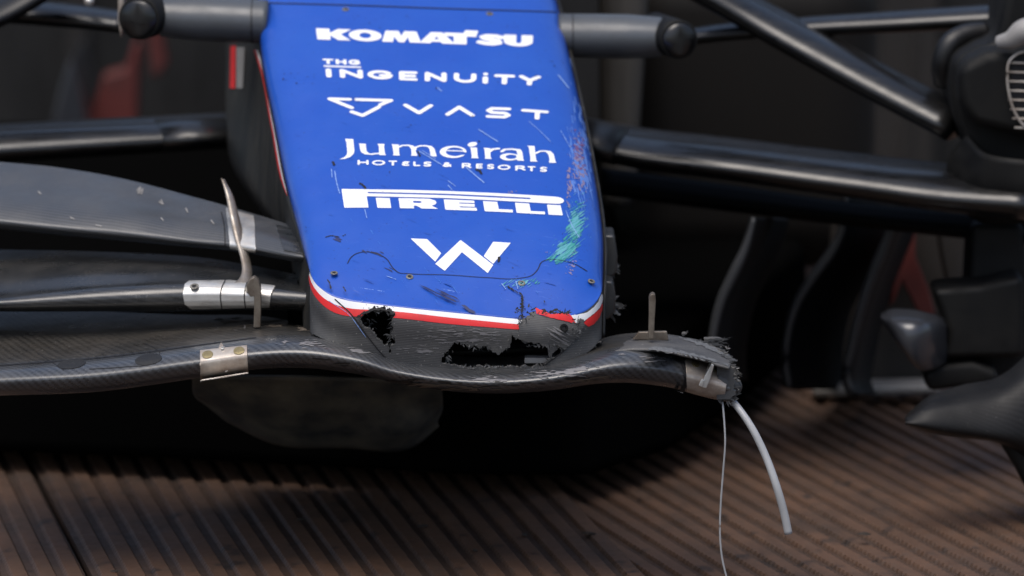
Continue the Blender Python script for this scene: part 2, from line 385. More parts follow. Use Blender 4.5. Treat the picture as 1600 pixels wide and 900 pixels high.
# nose surface, top row to wing joint ------------------------------------
def xrow(ptsL, ptsM, ptsR, n=61): pass
def side_round(x, p=3.3): return 1-(1-np.minimum(np.abs(x), 1)**p)**(1/p)
NX = 121
xs_ = np.sin(np.linspace(-1, 1, NX)*math.pi/2)
xs_ = .55*xs_+.45*np.linspace(-1, 1, NX)
def straight(L, R, Yc, D=.095, bow=0):
    t = (xs_+1)/2; px = L[0]+(R[0]-L[0])*t; py = L[1]+(R[1]-L[1])*t+bow*(1-np.abs(xs_)**3)
    return np.stack([px, py, Yc+D*side_round(xs_)+.012*xs_], 1)
def curved(pts, Yc, D=.06):
    pts = np.array(pts, float); t = (xs_+1)/2; px = pts[0, 0]+(pts[-1, 0]-pts[0, 0])*t
    s = hermite(pts, 800); py = np.interp(px, s[:, 0], s[:, 1])
    return np.stack([px, py, Yc+D*side_round(xs_, 3.4)+.012*xs_], 1)
T = [(484, 424), (487, 432), (492, 441), (503, 452), (518, 462), (540, 469), (580, 475), (640, 482), (700, 488), (760, 494), (815, 499), (860, 500), (895, 494), (918, 484), (932, 471), (942, 452)]
Wm = [(483.2, 429), (487, 441), (492, 450), (503, 463), (522, 475), (548, 482), (580, 484), (620, 487), (700, 496), (760, 502), (815, 507), (860, 509), (900, 503), (922, 492), (935, 479), (942, 462)]
Mr = [(482.5, 435), (486, 450), (492, 462), (503, 475), (520, 487), (545, 494), (570, 494), (620, 497), (700, 506), (760, 511), (815, 515), (860, 516), (900, 510), (925, 499), (936, 487), (941.5, 474)]
Md = [(483, 470), (492, 495), (510, 512), (550, 526), (620, 538), (700, 543), (780, 546), (860, 542), (910, 530), (932, 515), (941, 500)]
Bb = [(484, 520), (505, 530), (540, 542), (580, 558), (620, 573), (700, 581), (780, 583), (860, 577), (900, 562), (925, 546), (940, 530)]
nose_rows = [straight((396, -125), (838, -105), .80), straight((402, 0), (872, 10), .62), straight((409, 95), (894, 105), .485), straight((429, 198), (917, 210), .35, bow=1),
             straight((449, 298), (936, 315), .225, bow=4), straight((467, 365), (943, 380), .145, bow=12), straight((476, 400), (943, 420), .098, .095, bow=25), curved(T, .05, .095)]
def rows_to_grid(rows, nv):
    R = np.array(rows); G = P(R[..., 0], R[..., 1], R[..., 2]); s = np.sqrt((np.diff(G[:, NX//2], axis=0)**2).sum(1))
    return hermite(G, nv, np.concatenate([[0], np.cumsum(s)]))
allrows = nose_rows+[curved(Mr, .044, .10), curved(Md, .046, .10), curved(Bb, .05, .075)]
Gall = rows_to_grid(allrows, 420)
NB_ = bvh_of(Gall)
Gn = rows_to_grid(nose_rows, 260)
nose = obj('nose_cone', Gn.reshape(-1, 3), gridfaces(260, NX), M['blue'], car, uv=grid_uv(Gn), face_cam=True, label='scuffed blue nose cone with white lettering and a red and white edge stripe')
mod_solid(nose, .004)
# lower black tip with torn holes ----------------------------------------
z3 = zm(540, 470, 4.444); z8 = zm(800, 460, 6.43); z6 = zm(440, 330, 2.904)
hole1 = z3([(95, 120), (150, 70), (200, 50), (250, 50), (300, 70), (345, 90), (320, 140), (325, 190), (330, 240), (355, 250), (330, 290), (310, 350), (280, 310), (240, 270), (180, 210), (130, 170)])
hole2 = z3([(665, 400), (690, 370), (730, 350), (745, 310), (790, 300), (850, 305), (930, 315), (970, 320), (1010, 345), (1060, 365), (1100, 350), (1130, 310), (1150, 235), (1165, 240), (1180, 270), (1240, 290),
            (1310, 310), (1350, 300), (1415, 310), (1420, 360), (1400, 400), (1365, 440), (1360, 458), (1160, 462), (1000, 452), (830, 462), (700, 452), (670, 430)])
hole3 = z8([(395, 610), (440, 560), (475, 530), (495, 570), (500, 600), (440, 635), (400, 640)])
def jag(X, Y, a, s, seed): return (vnoise(X, Y, s, seed)-.5)*2*a
def holes(X, Y):
    return U(f_poly(X, Y, hole1)+jag(X, Y, 2.4, 2.6, 1)+jag(X, Y, 3.2, 8, 11), f_poly(X, Y, hole2)+jag(X, Y, 2.4, 2.6, 2)+jag(X, Y, 4.5, 10, 12), f_poly(X, Y, hole3)+jag(X, Y, .8, 2, 3))
Ts, Bs = hermite(T, 120), hermite(Bb, 120)
tip_poly = [tuple(p) for p in Ts[:, :2]]+[tuple(p) for p in Bs[::-1, :2]]
def tipf(X, Y): return np.minimum(f_poly(X, Y, tip_poly), -holes(X, Y))
tip = decal('nose_tip', NB_, tipf, (478, 420, 946, 590), 1.0, M['tip'], car, off=-.0002, solid=.004, label='bare black carbon nose tip torn open in ragged holes')
Wms, Mrs = hermite(Wm, 120), hermite(Mr, 120)
bandW = [tuple(p) for p in Ts]+[tuple(p) for p in Wms[::-1]]; bandR = [tuple(p) for p in Wms]+[tuple(p) for p in Mrs[::-1]]
wr = z8([(588, 210), (650, 204), (720, 193), (778, 165), (826, 120), (864, 70), (893, 0), (916, 0), (912, 60), (880, 135), (820, 195), (750, 245), (720, 268), (690, 262), (640, 290), (622, 285)])
rr = z8([(750, 250), (820, 198), (880, 138), (914, 65), (912, 120), (890, 200), (860, 255), (820, 300), (770, 325), (720, 290)])
def clipx(X, x1): return x1-X
decal('stripe', NB_, lambda X, Y: np.minimum(np.minimum(f_poly(X, Y, bandW), 815+jag(X, Y, 3, 3, 5)-X), -holes(X, Y)-.3), (478, 418, 946, 520), .8, M['white'], nose, .0004, label='white edge stripe')
decal('stripe', NB_, lambda X, Y: np.minimum(np.minimum(f_poly(X, Y, bandR), 812+jag(X, Y, 3, 3, 6)-X), -holes(X, Y)-.3), (478, 424, 946, 522), .8, M['red'], nose, .0004, label='red edge stripe')
decal('stripe', NB_, lambda X, Y: f_poly(X, Y, wr)+jag(X, Y, .5, 2, 4), (880, 455, 946, 512), .8, M['white'], nose, .0004, label='short white edge stripe at the right corner')
decal('stripe', NB_, lambda X, Y: f_poly(X, Y, rr)+jag(X, Y, .8, 2, 4), (905, 460, 946, 516), .8, M['red'], nose, .0004, label='short red edge stripe at the right corner')
patch = z8([(65, 380), (80, 330), (85, 290), (100, 258), (150, 225), (180, 225), (180, 195), (225, 180), (240, 205), (300, 222), (420, 245), (540, 270), (628, 292), (645, 300), (680, 240), (705, 260), (718, 310), (700, 340), (670, 390), (600, 470), (520, 560), (480, 520), (400, 500), (300, 520), (250, 490), (150, 470), (60, 450), (0, 420), (0, 370)])
decal('torn_carbon_flap', NB_, lambda X, Y: np.minimum(f_poly(X, Y, patch)+jag(X, Y, 1.1, 2.4, 8), -holes(X, Y)), (795, 480, 916, 552), .8, M['tip'], tip, .0022, solid=.0016)
tri = z8([(228, 148), (330, 188), (390, 212), (480, 198), (570, 210), (600, 240), (630, 297), (540, 277), (400, 247), (240, 208)])
decal('peeled_stripe', NB_, lambda X, Y: f_poly(X, Y, tri)+jag(X, Y, .6, 1.6, 9), (832, 480, 902, 510), .7, M['red'], tip, .0030, label='torn piece of red stripe')
M['laminate'] = worn('torn_laminate', (.10, .10, .10), (.03, .03, .03), 500, .75, lo=.4, hi=.6)
decal('laminate_edge', NB_, lambda X, Y: np.minimum(np.minimum(holes(X, Y)+1.1+jag(X, Y, 1.1, 2.6, 14), -holes(X, Y)+.15), f_poly(X, Y, tip_poly)), (552, 478, 890, 582), .6, M['laminate'], tip, .0006, kind='stuff')
# seam of the tip to the wing
def strip_line(name, pts, r, m, par, bvh=None, off=.0006, k=1.9, box=None, cell=.6, kind=None, label=None, jg=0, jseed=3):
    pts = [tuple(p) for p in hermite(np.array(pts, float), max(12, len(pts)*5))] if len(pts) > 2 else pts
    a = np.array(pts); bx = (a[:, 0].min()-4, a[:, 1].min()-4, a[:, 0].max()+4, a[:, 1].max()+4)
    return decal(name, bvh or NB_, lambda X, Y: f_line(X, Y, pts, r, k)+(jag(X, Y, jg, 2., jseed) if jg else 0), bx, cell, m, par, off, kind=kind, label=label)
strip_line('panel_seam', [(524, 468), (548, 490), (575, 526), (604, 560), (622, 574)], .9, M['ink'], tip, off=.001, k=1)
strip_line('panel_seam', [(622, 574), (660, 578), (700, 580)], .7, M['ink'], tip, off=.001, k=1)
strip_line('panel_seam', [(908, 508), (895, 528), (880, 548), (862, 562), (846, 573)], 1.2, M['ink'], tip, off=.0012, k=1, jg=.6)
# paint seam across the nose and bolts
strip_line('panel_gap', [(543, 412), (548, 403), (556, 397), (572, 394), (590, 397), (605, 406), (613, 418), (622, 426), (640, 428), (700, 430), (760, 434), (812, 435), (832, 430), (841, 420), (845, 411), (856, 406), (875, 407), (900, 414), (917, 424)], .75, M['ink'], nose)
strip_line('panel_gap', [(417, 5), (560, 9), (700, 14), (868, 19)], 1.3, M['ink'], nose, k=1.6)
def screw(par, bvh, px, py, r=.0042, m='screw'):
    h = lay(bvh, np.array([[px, py]]), .0006)[0]; d = Vector(ray(px, py)).normalized(); _, n, _, _ = bvh.ray_cast(COV, d)
    if n is None: n = -d
    if n.dot(COV-h) < 0: n = -n
    V, Fc = [], []
    prof = [(1.0, -.0006), (1.0, .0003), (.86, .0005), (.55, .0005), (.50, -.0010), (0.001, -.0010)]
    N = 18
    for rr_, zz in prof: V += [(rr_*r*math.cos(2*math.pi*k/N), rr_*r*math.sin(2*math.pi*k/N), zz) for k in range(N)]
    o = obj('screw', V, gridfaces(len(prof), N, True), M[m], par, smooth=False); o.location = h; o.rotation_euler = n.to_track_quat('Z', 'Y').to_euler()
    v, f = disc_geo(r*.5, .0003, 8, -.0008); sk_ = obj('screw_socket', v, f, M['ink'], o, smooth=False)
    return o
for x, y in ((522, 427), (640, 433), (815, 443), (924, 440), (540, 15), (765, 22)): screw(nose, NB_, x, y, .0042)
sc_ = screw(tip, NB_, 881, 512, .0050, 'matt'); sc_.location += Vector((0, -.003, 0))
# ---------------------------------------------------------------- lettering
SKEL = {
 'T': [[(0, 0), (1, 0)], [(.5, 0), (.5, 1)]], 'H': [[(0, 0), (0, 1)], [(1, 0), (1, 1)], [(0, .5), (1, .5)]],
 'N': [[(0, 1), (0, 0), (1, 1), (1, 0)]], 'I': [[(.5, 0), (.5, 1)]], 'E': [[(1, 0), (0, 0), (0, 1), (1, 1)], [(0, .5), (.9, .5)]],
 'G': [arc((.5, .5), .5, .5, -38, -322), [(.9, .8), (.98, .56), (.55, .56)]], 'O': [arc((.5, .5), .5, .5, 0, 360, 24)],
 'U': [[(0, 0), (0, .55)]+arc((.5, .55), .5, .45, 180, 0)+[(1, .55), (1, 0)]], 'Y': [[(0, 0), (.5, .52), (1, 0)], [(.5, .52), (.5, 1)]],
 'L': [[(0, 0), (0, 1), (1, 1)]], 'S': [[(.95, .1), (.7, 0), (.3, 0), (.06, .14), (.1, .36), (.4, .48), (.7, .55), (.94, .7), (.9, .9), (.65, 1), (.3, 1), (.02, .88)]],
 'R': [[(0, 1), (0, 0), (.62, 0), (.88, .1), (.9, .38), (.62, .52), (0, .52)], [(.5, .52), (1, 1)]], 'e': [[(1, .04), (.4, 0), (.12, .2), (.3, .45), (.8, .46)], [(.3, .45), (0, .68), (.2, .95), (.6, 1), (1, .94)]],
 '&': [[(1, .95), (.3, .35), (.28, .1), (.5, 0), (.7, .12), (.62, .32), (.15, .58), (.05, .8), (.3, 1), (.6, .95), (.95, .55)]],
 'A': [[(0, 1), (.5, 0), (1, 1)]], 'V': [[(0, 0), (.5, 1), (1, 0)]]}
def sk(X, Y, ch, x0, x1, y0, y1, r, k=1.):
    return U(*[f_line(X, Y, [(x0+r+a*(x1-x0-2*r), y0+r/k+b*(y1-y0-2*r/k)) for a, b in st], r, k) for st in SKEL[ch]])
LT = dict(off=.0004)
def letters(box, cell, fn, mp=None): return decal('lettering', NB_, fn, box, cell, M['white'], nose, .0005, mapf=mp)
# topmost heavy capitals
def f_kom(X, Y):
    p = lambda *a: f_poly(X, Y, a)
    K = U(p((0, 0), (54, 0), (54, 100), (0, 100)), p((45, 48), (88, 0), (142, 0), (96, 48)), p((45, 48), (96, 46), (136, 100), (84, 100)))
    O = np.minimum(f_ell(X, Y, (196, 50), 66, 52), -f_ell(X, Y, (196, 50), 24, 25))
    Mm = p((262, 100), (280, 0), (332, 0), (342, 46), (354, 0), (404, 0), (420, 100), (374, 100), (368, 52), (352, 100), (330, 100), (312, 52), (306, 100))
    A = np.minimum(p((412, 100), (462, 0), (508, 0), (558, 100), (506, 100), (500, 86), (464, 86), (458, 100)), -p((474, 62), (484, 36), (494, 62)))
    Tt = U(p((517, 0), (645, 0), (645, 30), (517, 30)), p((553, 25), (605, 25), (605, 100), (553, 100)), p((600, -26), (652, -26), (648, 4), (592, 4)))
    Ss = f_line(X, Y, [(742, 27), (722, 17), (690, 17), (672, 28), (682, 42), (706, 50), (730, 60), (734, 76), (712, 85), (682, 84), (660, 74)], 16)
    Uu = U(p((755, 0), (805, 0), (805, 60), (755, 60)), p((826, 0), (872, 0), (872, 60), (826, 60)), np.minimum(np.minimum(f_ell(X, Y, (813.5, 58), 58.5, 43), -f_ell(X, Y, (815, 56), 11, 18)), Y-57))
    return U(K, O, Mm, A, Tt, Ss, Uu)
letters((-4, -32, 878, 106), (3, 3), f_kom, quadmap((493.6, 44.7), (832.7, 56), (832, 73.5), (496, 62), 872, 100))
def f_ing(X, Y):
    a = [sk(X, Y, c, x0, x1, 0, 100, 13.5) for c, x0, x1 in (('N', 73, 190), ('G', 213, 344), ('E', 373, 468), ('N', 503, 614), ('U', 650, 764), ('T', 853, 960), ('Y', 978, 1090))]
    a += [f_line(X, Y, [(17, 14), (17, 87)], 14), f_line(X, Y, [(810, 40), (810, 87)], 14), f_line(X, Y, [(810, 0), (810, 2)], 13)]
    a += [sk(X, Y, c, x0, x1, -112, -52, 8) for c, x0, x1 in (('T', -8, 48), ('H', 58, 112), ('G', 122, 182))]
    a.append(f_poly(X, Y, [(-4, -36), (184, -36), (184, -20), (-4, -20)]))
    return U(*a)
letters((-14, -118, 1096, 106), (3, 3), f_ing, quadmap((507.6, 107.5), (845.5, 119), (844, 134.5), (509, 121), 1090, 100))
zz6 = zm(480, 20, 3.4619)
def f_vast(X, Y):
    k = 1.9; L = lambda pts, r=3.9: f_line(X, Y, zz6(pts), r, k)
    return U(L([(228, 470), (122, 467), (240, 515)]), L([(268, 471), (452, 476), (396, 499)]), L([(242, 537), (300, 557), (386, 512)]), L([(532, 501), (605, 543), (668, 504)]), L([(760, 551), (822, 512), (893, 556)]),
             L([(1090, 522), (1000, 519), (980, 530), (1000, 541), (1072, 545), (1088, 556), (1066, 566), (978, 562)]), L([(1170, 529), (1293, 538)]), L([(1245, 540), (1243, 572)]))
letters((505, 145, 870, 195), (1.0, .7), f_vast)
def f_jum(X, Y):
    q = zm(500, 210, 8.); w = zm(690, 210, 8.); pL = lambda a: f_poly(X, Y, q(a)); pR = lambda a: f_poly(X, Y, w(a))
    st = lambda f, a, r, k=2.6: f_line(X, Y, f(a), r, k)
    J = pL([(312, 60), (415, 62), (430, 210), (420, 245), (380, 285), (310, 310), (235, 316), (300, 292), (335, 260), (342, 225), (330, 100)])
    u = U(pL([(485, 118), (575, 122), (572, 140), (582, 215), (610, 236), (570, 250), (520, 232), (503, 200), (495, 140)]), st(q, [(540, 215), (570, 245), (640, 252), (740, 240)], 2.6), pL([(715, 122), (808, 124), (800, 150), (812, 245), (828, 264), (738, 262), (740, 235), (735, 145)]))
    m = U(pL([(890, 128), (985, 132), (990, 245), (1000, 268), (910, 266), (920, 245), (905, 145)]), st(q, [(985, 160), (1030, 143), (1100, 140), (1160, 160)], 2.4), pL([(1090, 134), (1165, 145), (1205, 180), (1222, 272), (1138, 270), (1145, 250), (1140, 190), (1120, 160)]),
          st(q, [(1200, 165), (1250, 147), (1320, 146), (1390, 165)], 2.4), pL([(1320, 140), (1395, 150), (1430, 185), (1460, 280), (1375, 278), (1380, 250), (1370, 190), (1350, 165)]))
    e = np.minimum(U(np.minimum(f_ell(X, Y, w([(144, 223)])[0], 20.9, 9.4), -f_ell(X, Y, w([(164, 221)])[0], 14.0, 6.8)), st(w, [(50, 205), (295, 214)], 1.9)), -pR([(215, 226), (330, 228), (330, 250), (300, 258), (240, 262)]))
    i = U(pR([(352, 165), (442, 170), (450, 280), (465, 302), (370, 300), (378, 275), (365, 185)]), f_ell(X+(Y-226)*.6, Y, w([(385, 128)])[0], 7, 3.6))
    r_ = U(pR([(520, 172), (605, 176), (612, 290), (628, 311), (540, 308), (545, 285), (535, 190)]), st(w, [(600, 215), (640, 188), (710, 182)], 3.2))
    a = U(st(w, [(752, 218), (790, 192), (880, 188), (950, 200)], 2.8), pR([(900, 184), (985, 190), (1008, 225), (1020, 315), (1034, 334), (945, 331), (948, 250), (935, 210)]), np.minimum(f_ell(X, Y, w([(845, 285)])[0], 14.5, 5.6), -f_ell(X, Y, w([(868, 284)])[0], 8.6, 3.4)), st(w, [(860, 318), (950, 312)], 2.))
    h = U(pR([(1070, 146), (1160, 150), (1180, 320), (1198, 345), (1105, 342), (1110, 310), (1090, 165)]), st(w, [(1175, 240), (1230, 215), (1300, 212), (1360, 230)], 2.4), pR([(1280, 207), (1360, 212), (1400, 250), (1420, 335), (1435, 360), (1342, 358), (1348, 320), (1335, 260), (1315, 235)]))
    t = []
    for c, x0, x1, y0, y1 in (('H', 470, 607, 324, 384), ('O', 650, 815, 326, 390), ('T', 855, 965, 332, 392), ('e', 1020, 1120, 340, 398), ('L', 1165, 1255, 342, 400), ('S', 1290, 1395, 344, 406)):
        (a0, b0), (a1, b1) = q([(x0, y0), (x1, y1)]); t.append(sk(X, Y, c, a0, a1, b0, b1, 1.75, 1.9))
    for c, x0, x1, y0, y1 in (('&', 8, 125, 352, 412), ('R', 252, 375, 362, 425), ('E', 430, 515, 370, 430), ('S', 565, 660, 376, 438), ('O', 700, 860, 384, 446), ('R', 920, 1050, 394, 456), ('T', 1070, 1175, 402, 464), ('S', 1225, 1320, 410, 472)):
        (a0, b0), (a1, b1) = w([(x0, y0), (x1, y1)]); t.append(sk(X, Y, c, a0, a1, b0, b1, 1.75, 1.9))
    wear = U(f_line(X, Y, [(651, 236), (657, 252)], 1.6), f_line(X, Y, [(662, 236), (684, 256)], .9), f_line(X, Y, [(728, 262), (748, 280)], 1.2))
    return np.minimum(U(J, u, m, e, i, r_, a, h, *t), -wear)
letters((524, 212, 874, 274), (.7, .5), f_jum)
def f_pir(X, Y):
    a = zm(520, 280, 8.889); b = zm(700, 280, 8.); p = lambda q, pts: f_poly(X, Y, q(pts))
    edge_t = a([(122, 140), (480, 145), (1000, 152)])+b([(0, 152), (600, 178), (1100, 207), (1330, 222), (1400, 232), (1440, 255), (1450, 278), (1430, 300), (1390, 312), (1320, 310), (1000, 292), (600, 270), (0, 240)])+a([(900, 250), (470, 240), (496, 398), (160, 400)])
    bar = np.minimum(f_poly(X, Y, edge_t), -f_poly(X, Y, a([(478, 181), (1000, 192)])+b([(0, 186), (600, 214), (1020, 236), (1040, 248), (1015, 254), (600, 234), (0, 206)])+a([(1000, 212), (490, 201)])))
    I1 = p(a, [(597, 262), (790, 268), (812, 404), (620, 402)])
    R = U(p(a, [(912, 268), (1110, 270), (1128, 410), (934, 407)]), np.minimum(p(a, [(1000, 270), (1340, 276), (1420, 300), (1440, 330), (1420, 355), (1370, 372), (1465, 416), (1235, 412), (1165, 372), (1000, 368)]), -p(a, [(1113, 306), (1210, 308), (1240, 320), (1215, 336), (1118, 333)])))
    E = np.minimum(f_poly(X, Y, a([(1540, 285)])+b([(325, 272), (365, 398), (-8, 386)])+a([(1562, 425)])), -U(p(b, [(135, 296), (340, 303), (340, 314), (140, 308)]), p(b, [(143, 343), (360, 352), (360, 362), (148, 356)]), p(b, [(330, 268), (380, 268), (380, 360), (334, 352)])))
    L1 = p(b, [(437, 278), (615, 287), (634, 378), (808, 386), (810, 420), (458, 404)]); L2 = p(b, [(836, 298), (1014, 308), (1034, 402), (1210, 410), (1212, 444), (858, 424)]); I2 = p(b, [(1236, 322), (1405, 330), (1434, 456), (1256, 447)])
    return U(bar, I1, R, E, L1, L2, I2)
letters((530, 292, 886, 340), (.7, .5), f_pir)
def f_w(X, Y): return U(*[f_poly(X, Y, z6(a)) for a in ([(585, 125), (660, 128), (724, 192), (697, 230)], [(697, 240), (812, 132), (960, 245), (935, 282), (818, 187), (740, 272)], [(960, 140), (1040, 145), (960, 240), (917, 205)])])
decal('emblem', NB_, f_w, (636, 368, 804, 432), (.8, .6), M['white'], nose, .0005)
# ---------------------------------------------------------------- scuffs and scratches on the nose
def region(X, Y, cx, cy, rx, ry, rot=0):
    c, s = math.cos(rot), math.sin(rot); x = (X-cx)*c+(Y-cy)*s; y = -(X-cx)*s+(Y-cy)*c; return np.exp(-((x/rx)**2+(y/ry)**2))
def streak(X, Y, ang, ls, ws, seed):
    c, s = math.cos(ang), math.sin(ang); x = X*c+Y*s; y = -X*s+Y*c
    return .6*vnoise(x/ls, y/ws, 1., seed)+.4*vnoise(x/ls*2.3, y/ws*2.3, 1., seed+5)
def scuff(m, fn, box, off, cell=.7): decal('paint_scuff', NB_, fn, box, cell, M[m], nose, off, kind='stuff')
scuff('scuff_b', lambda X, Y: streak(X, Y, 1.35, 14, 1.8, 11)-1.02+.62*U(region(X, Y, 908, 255, 22, 90, -.1), .9*region(X, Y, 905, 190, 18, 60, -.15)), (865, 110, 944, 360), .0004)
scuff('scuff_p', lambda X, Y: streak(X, Y, .9, 4, 2.2, 21)-1.04+.56*U(region(X, Y, 905, 260, 14, 60, -.12), region(X, Y, 889, 290, 6, 60), region(X, Y, 893, 413, 9, 24, .25), .8*region(X, Y, 862, 396, 18, 5, .2), .8*region(X, Y, 800, 300, 12, 6)), (770, 170, 944, 460), .0005, .6)
scuff('scuff_r', lambda X, Y: streak(X, Y, .8, 6, 2.4, 31)-1.05+.52*region(X, Y, 906, 240, 16, 48, -.15), (865, 160, 942, 330), .0006, .6)
scuff('green', lambda X, Y: streak(X, Y, 2.45, 13, .95, 41)-1.0+.68*U(region(X, Y, 899, 352, 15, 40, .1), region(X, Y, 886, 390, 18, 26, .5), .92*region(X, Y, 872, 405, 22, 9), .7*region(X, Y, 830, 440, 16, 8), .55*region(X, Y, 790, 446, 9, 6)), (775, 310, 930, 460), .00055, .45)
M['green_l'] = mat('green_rub_pale', (.10, .34, .42), .6)
scuff('green_l', lambda X, Y: streak(X, Y, 2.5, 11, .8, 47)-1.02+.55*U(region(X, Y, 900, 350, 20, 46, .1), region(X, Y, 882, 392, 26, 24, .5), .8*region(X, Y, 812, 444, 40, 10)), (765, 290, 936, 465), .00062, .45)
scuff('smear', lambda X, Y: streak(X, Y, .45, 22, 2.0, 51)-1.02+.66*U(region(X, Y, 695, 462, 44, 7, .38), region(X, Y, 730, 482, 16, 5, .55), .9*region(X, Y, 604, 412, 26, 6, .75), .8*region(X, Y, 585, 396, 30, 4, .1), .75*region(X, Y, 525, 375, 14, 5, 0)), (500, 360, 760, 500), .0005, .6)
for pts, r in (([(748, 203), (762, 212), (778, 222)], .8), ([(655, 237), (672, 247), (690, 258)], .9), ([(660, 236), (680, 248)], .6), ([(728, 262), (742, 274), (756, 286)], .9), ([(518, 265), (519, 278)], .6), ([(523, 268), (527, 290), (531, 303)], .7), ([(826, 190), (842, 204), (860, 222)], .5), ([(872, 118), (880, 128), (888, 138)], 1.0), ([(684, 138), (690, 143)], 1.), ([(570, 328), (573, 341)], .6),
               ([(700, 290), (706, 297)], .7), ([(806, 440), (809, 452)], .6), ([(784, 444), (790, 452)], .6), ([(618, 437), (604, 432)], .6), ([(514, 470), (548, 494), (560, 510), (572, 527)], .5), ([(884, 330), (893, 352), (905, 372)], .5), ([(890, 92), (894, 104)], 1.4), ([(700, 283), (712, 292)], .5), ([(690, 452), (720, 458)], .35), ([(560, 450), (600, 456)], .35), ([(876, 205), (890, 230)], .5)):
    strip_line('scratch', pts, r, M['scr'], nose, off=.0007, k=1.5, cell=.5, jg=.35)
for pts, r, j in (([(793, 448), (806, 456), (815, 461), (816, 472), (815, 484), (816, 498)], 1.1, 1.3), ([(540, 455), (536, 448)], 1., .8), ([(512, 438), (516, 445), (517, 452)], .9, .9), ([(563, 287), (567, 290), (571, 294)], 1.8, 1.), ([(744, 266), (750, 268), (752, 272)], 1.8, .9), ([(653, 237), (656, 244)], 1.2, .7), ([(520, 254), (522, 258)], 1.6, .9), ([(780, 403), (779, 409)], 2., .5), ([(681, 138), (682, 139)], 1., .3), ([(748, 221), (749, 222)], 1.2, .3), ([(738, 181), (739, 183)], .9, .3),
                  ([(842, 490), (848, 486), (856, 491), (864, 487), (870, 486), (878, 490), (886, 492)], 1.5, 1.6), ([(560, 495), (572, 488), (588, 484), (602, 485), (616, 490)], 2.2, 2.), ([(850, 470), (851, 473)], .7, .3), ([(580, 122), (581, 123)], .8, .2), ([(463, 130), (464, 131)], .9, .2), ([(509, 371), (516, 369), (530, 371)], .6, .5), ([(536, 369), (540, 367)], .7, .5)):
    strip_line('chip', pts, r, M['ink'], nose, off=.0024 if pts[0][1] > 480 else .0008, k=1.3, cell=.5, jg=j, jseed=int(pts[0][0]))
M['fine'] = mat('fine_scratch_blue', (.035, .16, .55), .5); M['fine_d'] = mat('fine_scuff_dark', (.009, .065, .36), .45)
scuff('fine', lambda X, Y: streak(X, Y, .95, 26, .8, 101)-.93+.10*vnoise(X, Y, 60, 102)+.05*(Y-250)/250, (430, 60, 940, 480), .0003, .8)
scuff('fine_d', lambda X, Y: streak(X, Y, .35, 30, 1.6, 111)-.94+.12*vnoise(X, Y, 50, 112)+.05*(Y-250)/250, (430, 60, 940, 480), .00032, .9)
def chips(X, Y): return vnoise(X, Y*1.6, 2.6, 61)+.25*vnoise(X, Y, 40, 62)-1.13
decal('paint_chips', NB_, chips, (425, 20, 935, 470), .8, M['smear'], nose, .0006, kind='stuff')
# ---------------------------------------------------------------- nose side and chassis behind
Ledge = [(396, -125, 0.885), (402, 0, 0.705), (409, 95, 0.570), (429, 198, 0.435), (449, 298, 0.310), (467, 365, 0.230), (476, 400, 0.195), (484, 424, 0.165), (484, 470, 0.160), (486, 522, 0.145)]
Lout = [(352, -120, 1.05), (358, 0, .95), (362, 90, .86), (364, 170, .76), (374, 260, .64), (420, 335, .46), (452, 370, .36), (464, 420, .27), (472, 470, .2), (476, 524, .16)]
Lb = [(a-6, b+4, c+.25) for a, b, c in Lout]
side, Gs = loft('nose_side', [Ledge, [(a*.5+c*.5-3, b*.5+d*.5, e*.4+f*.6) for (a, b, e), (c, d, f) in zip(Ledge, Lout)], Lout, Lb], 60, 24, M['side'], car, .004, True, label='dusty black left flank of the nose')
SB = bvh_of(Gs)
Redge = [(838, -105, 0.890), (872, 10, 0.730), (894, 105, 0.590), (917, 210, 0.460), (936, 315, 0.340), (943, 380, 0.265), (943, 420, 0.230), (942, 452, 0.200), (941, 480, 0.190), (940, 530, 0.175)]
loft('nose_side', [Redge, [(a-8, b+6, c+.1) for a, b, c in Redge], [(a-30, b+10, c+.3) for a, b, c in Redge]], 40, 10, M['side'], car, .004, True)
for r0, r1, mm, lab in ((0, 3.2, 'white', 'thin white edge line'), (3.2, 7, 'red', 'thin red edge line')):
    e = np.array([(404.5, 78), (409.5, 95), (429.5, 198), (449, 296), (452, 306)], float); t = np.linspace(1, .25, len(e))
    a = np.stack([e[:, 0]-r0*t-.3, e[:, 1]], 1); b_ = np.stack([e[:, 0]-r1*t-.3, e[:, 1]], 1)
    ring = [tuple(p) for p in hermite(a, 40)]+[tuple(p) for p in hermite(b_, 40)[::-1]]
    decal('edge_line', SB, lambda X, Y, ring=ring: f_poly(X, Y, ring), (392, 70, 458, 312), .8, M[mm], side, .0012, label=lab, toward=(380, 300))
# small side badge, red and white
decal('side_badge', SB, lambda X, Y: f_poly(X, Y, [(362, 72), (370, 72), (369, 138), (361, 138)]), (358, 66, 374, 142), .8, M['red'], side, .0014, toward=(390, 110), label='red side marking')
decal('side_badge', SB, lambda X, Y: f_poly(X, Y, [(371, 74), (384, 74), (381, 138), (371, 138)]), (368, 66, 388, 142), .8, M['pale_bg'], side, .0014, toward=(390, 110), label='pale side marking')
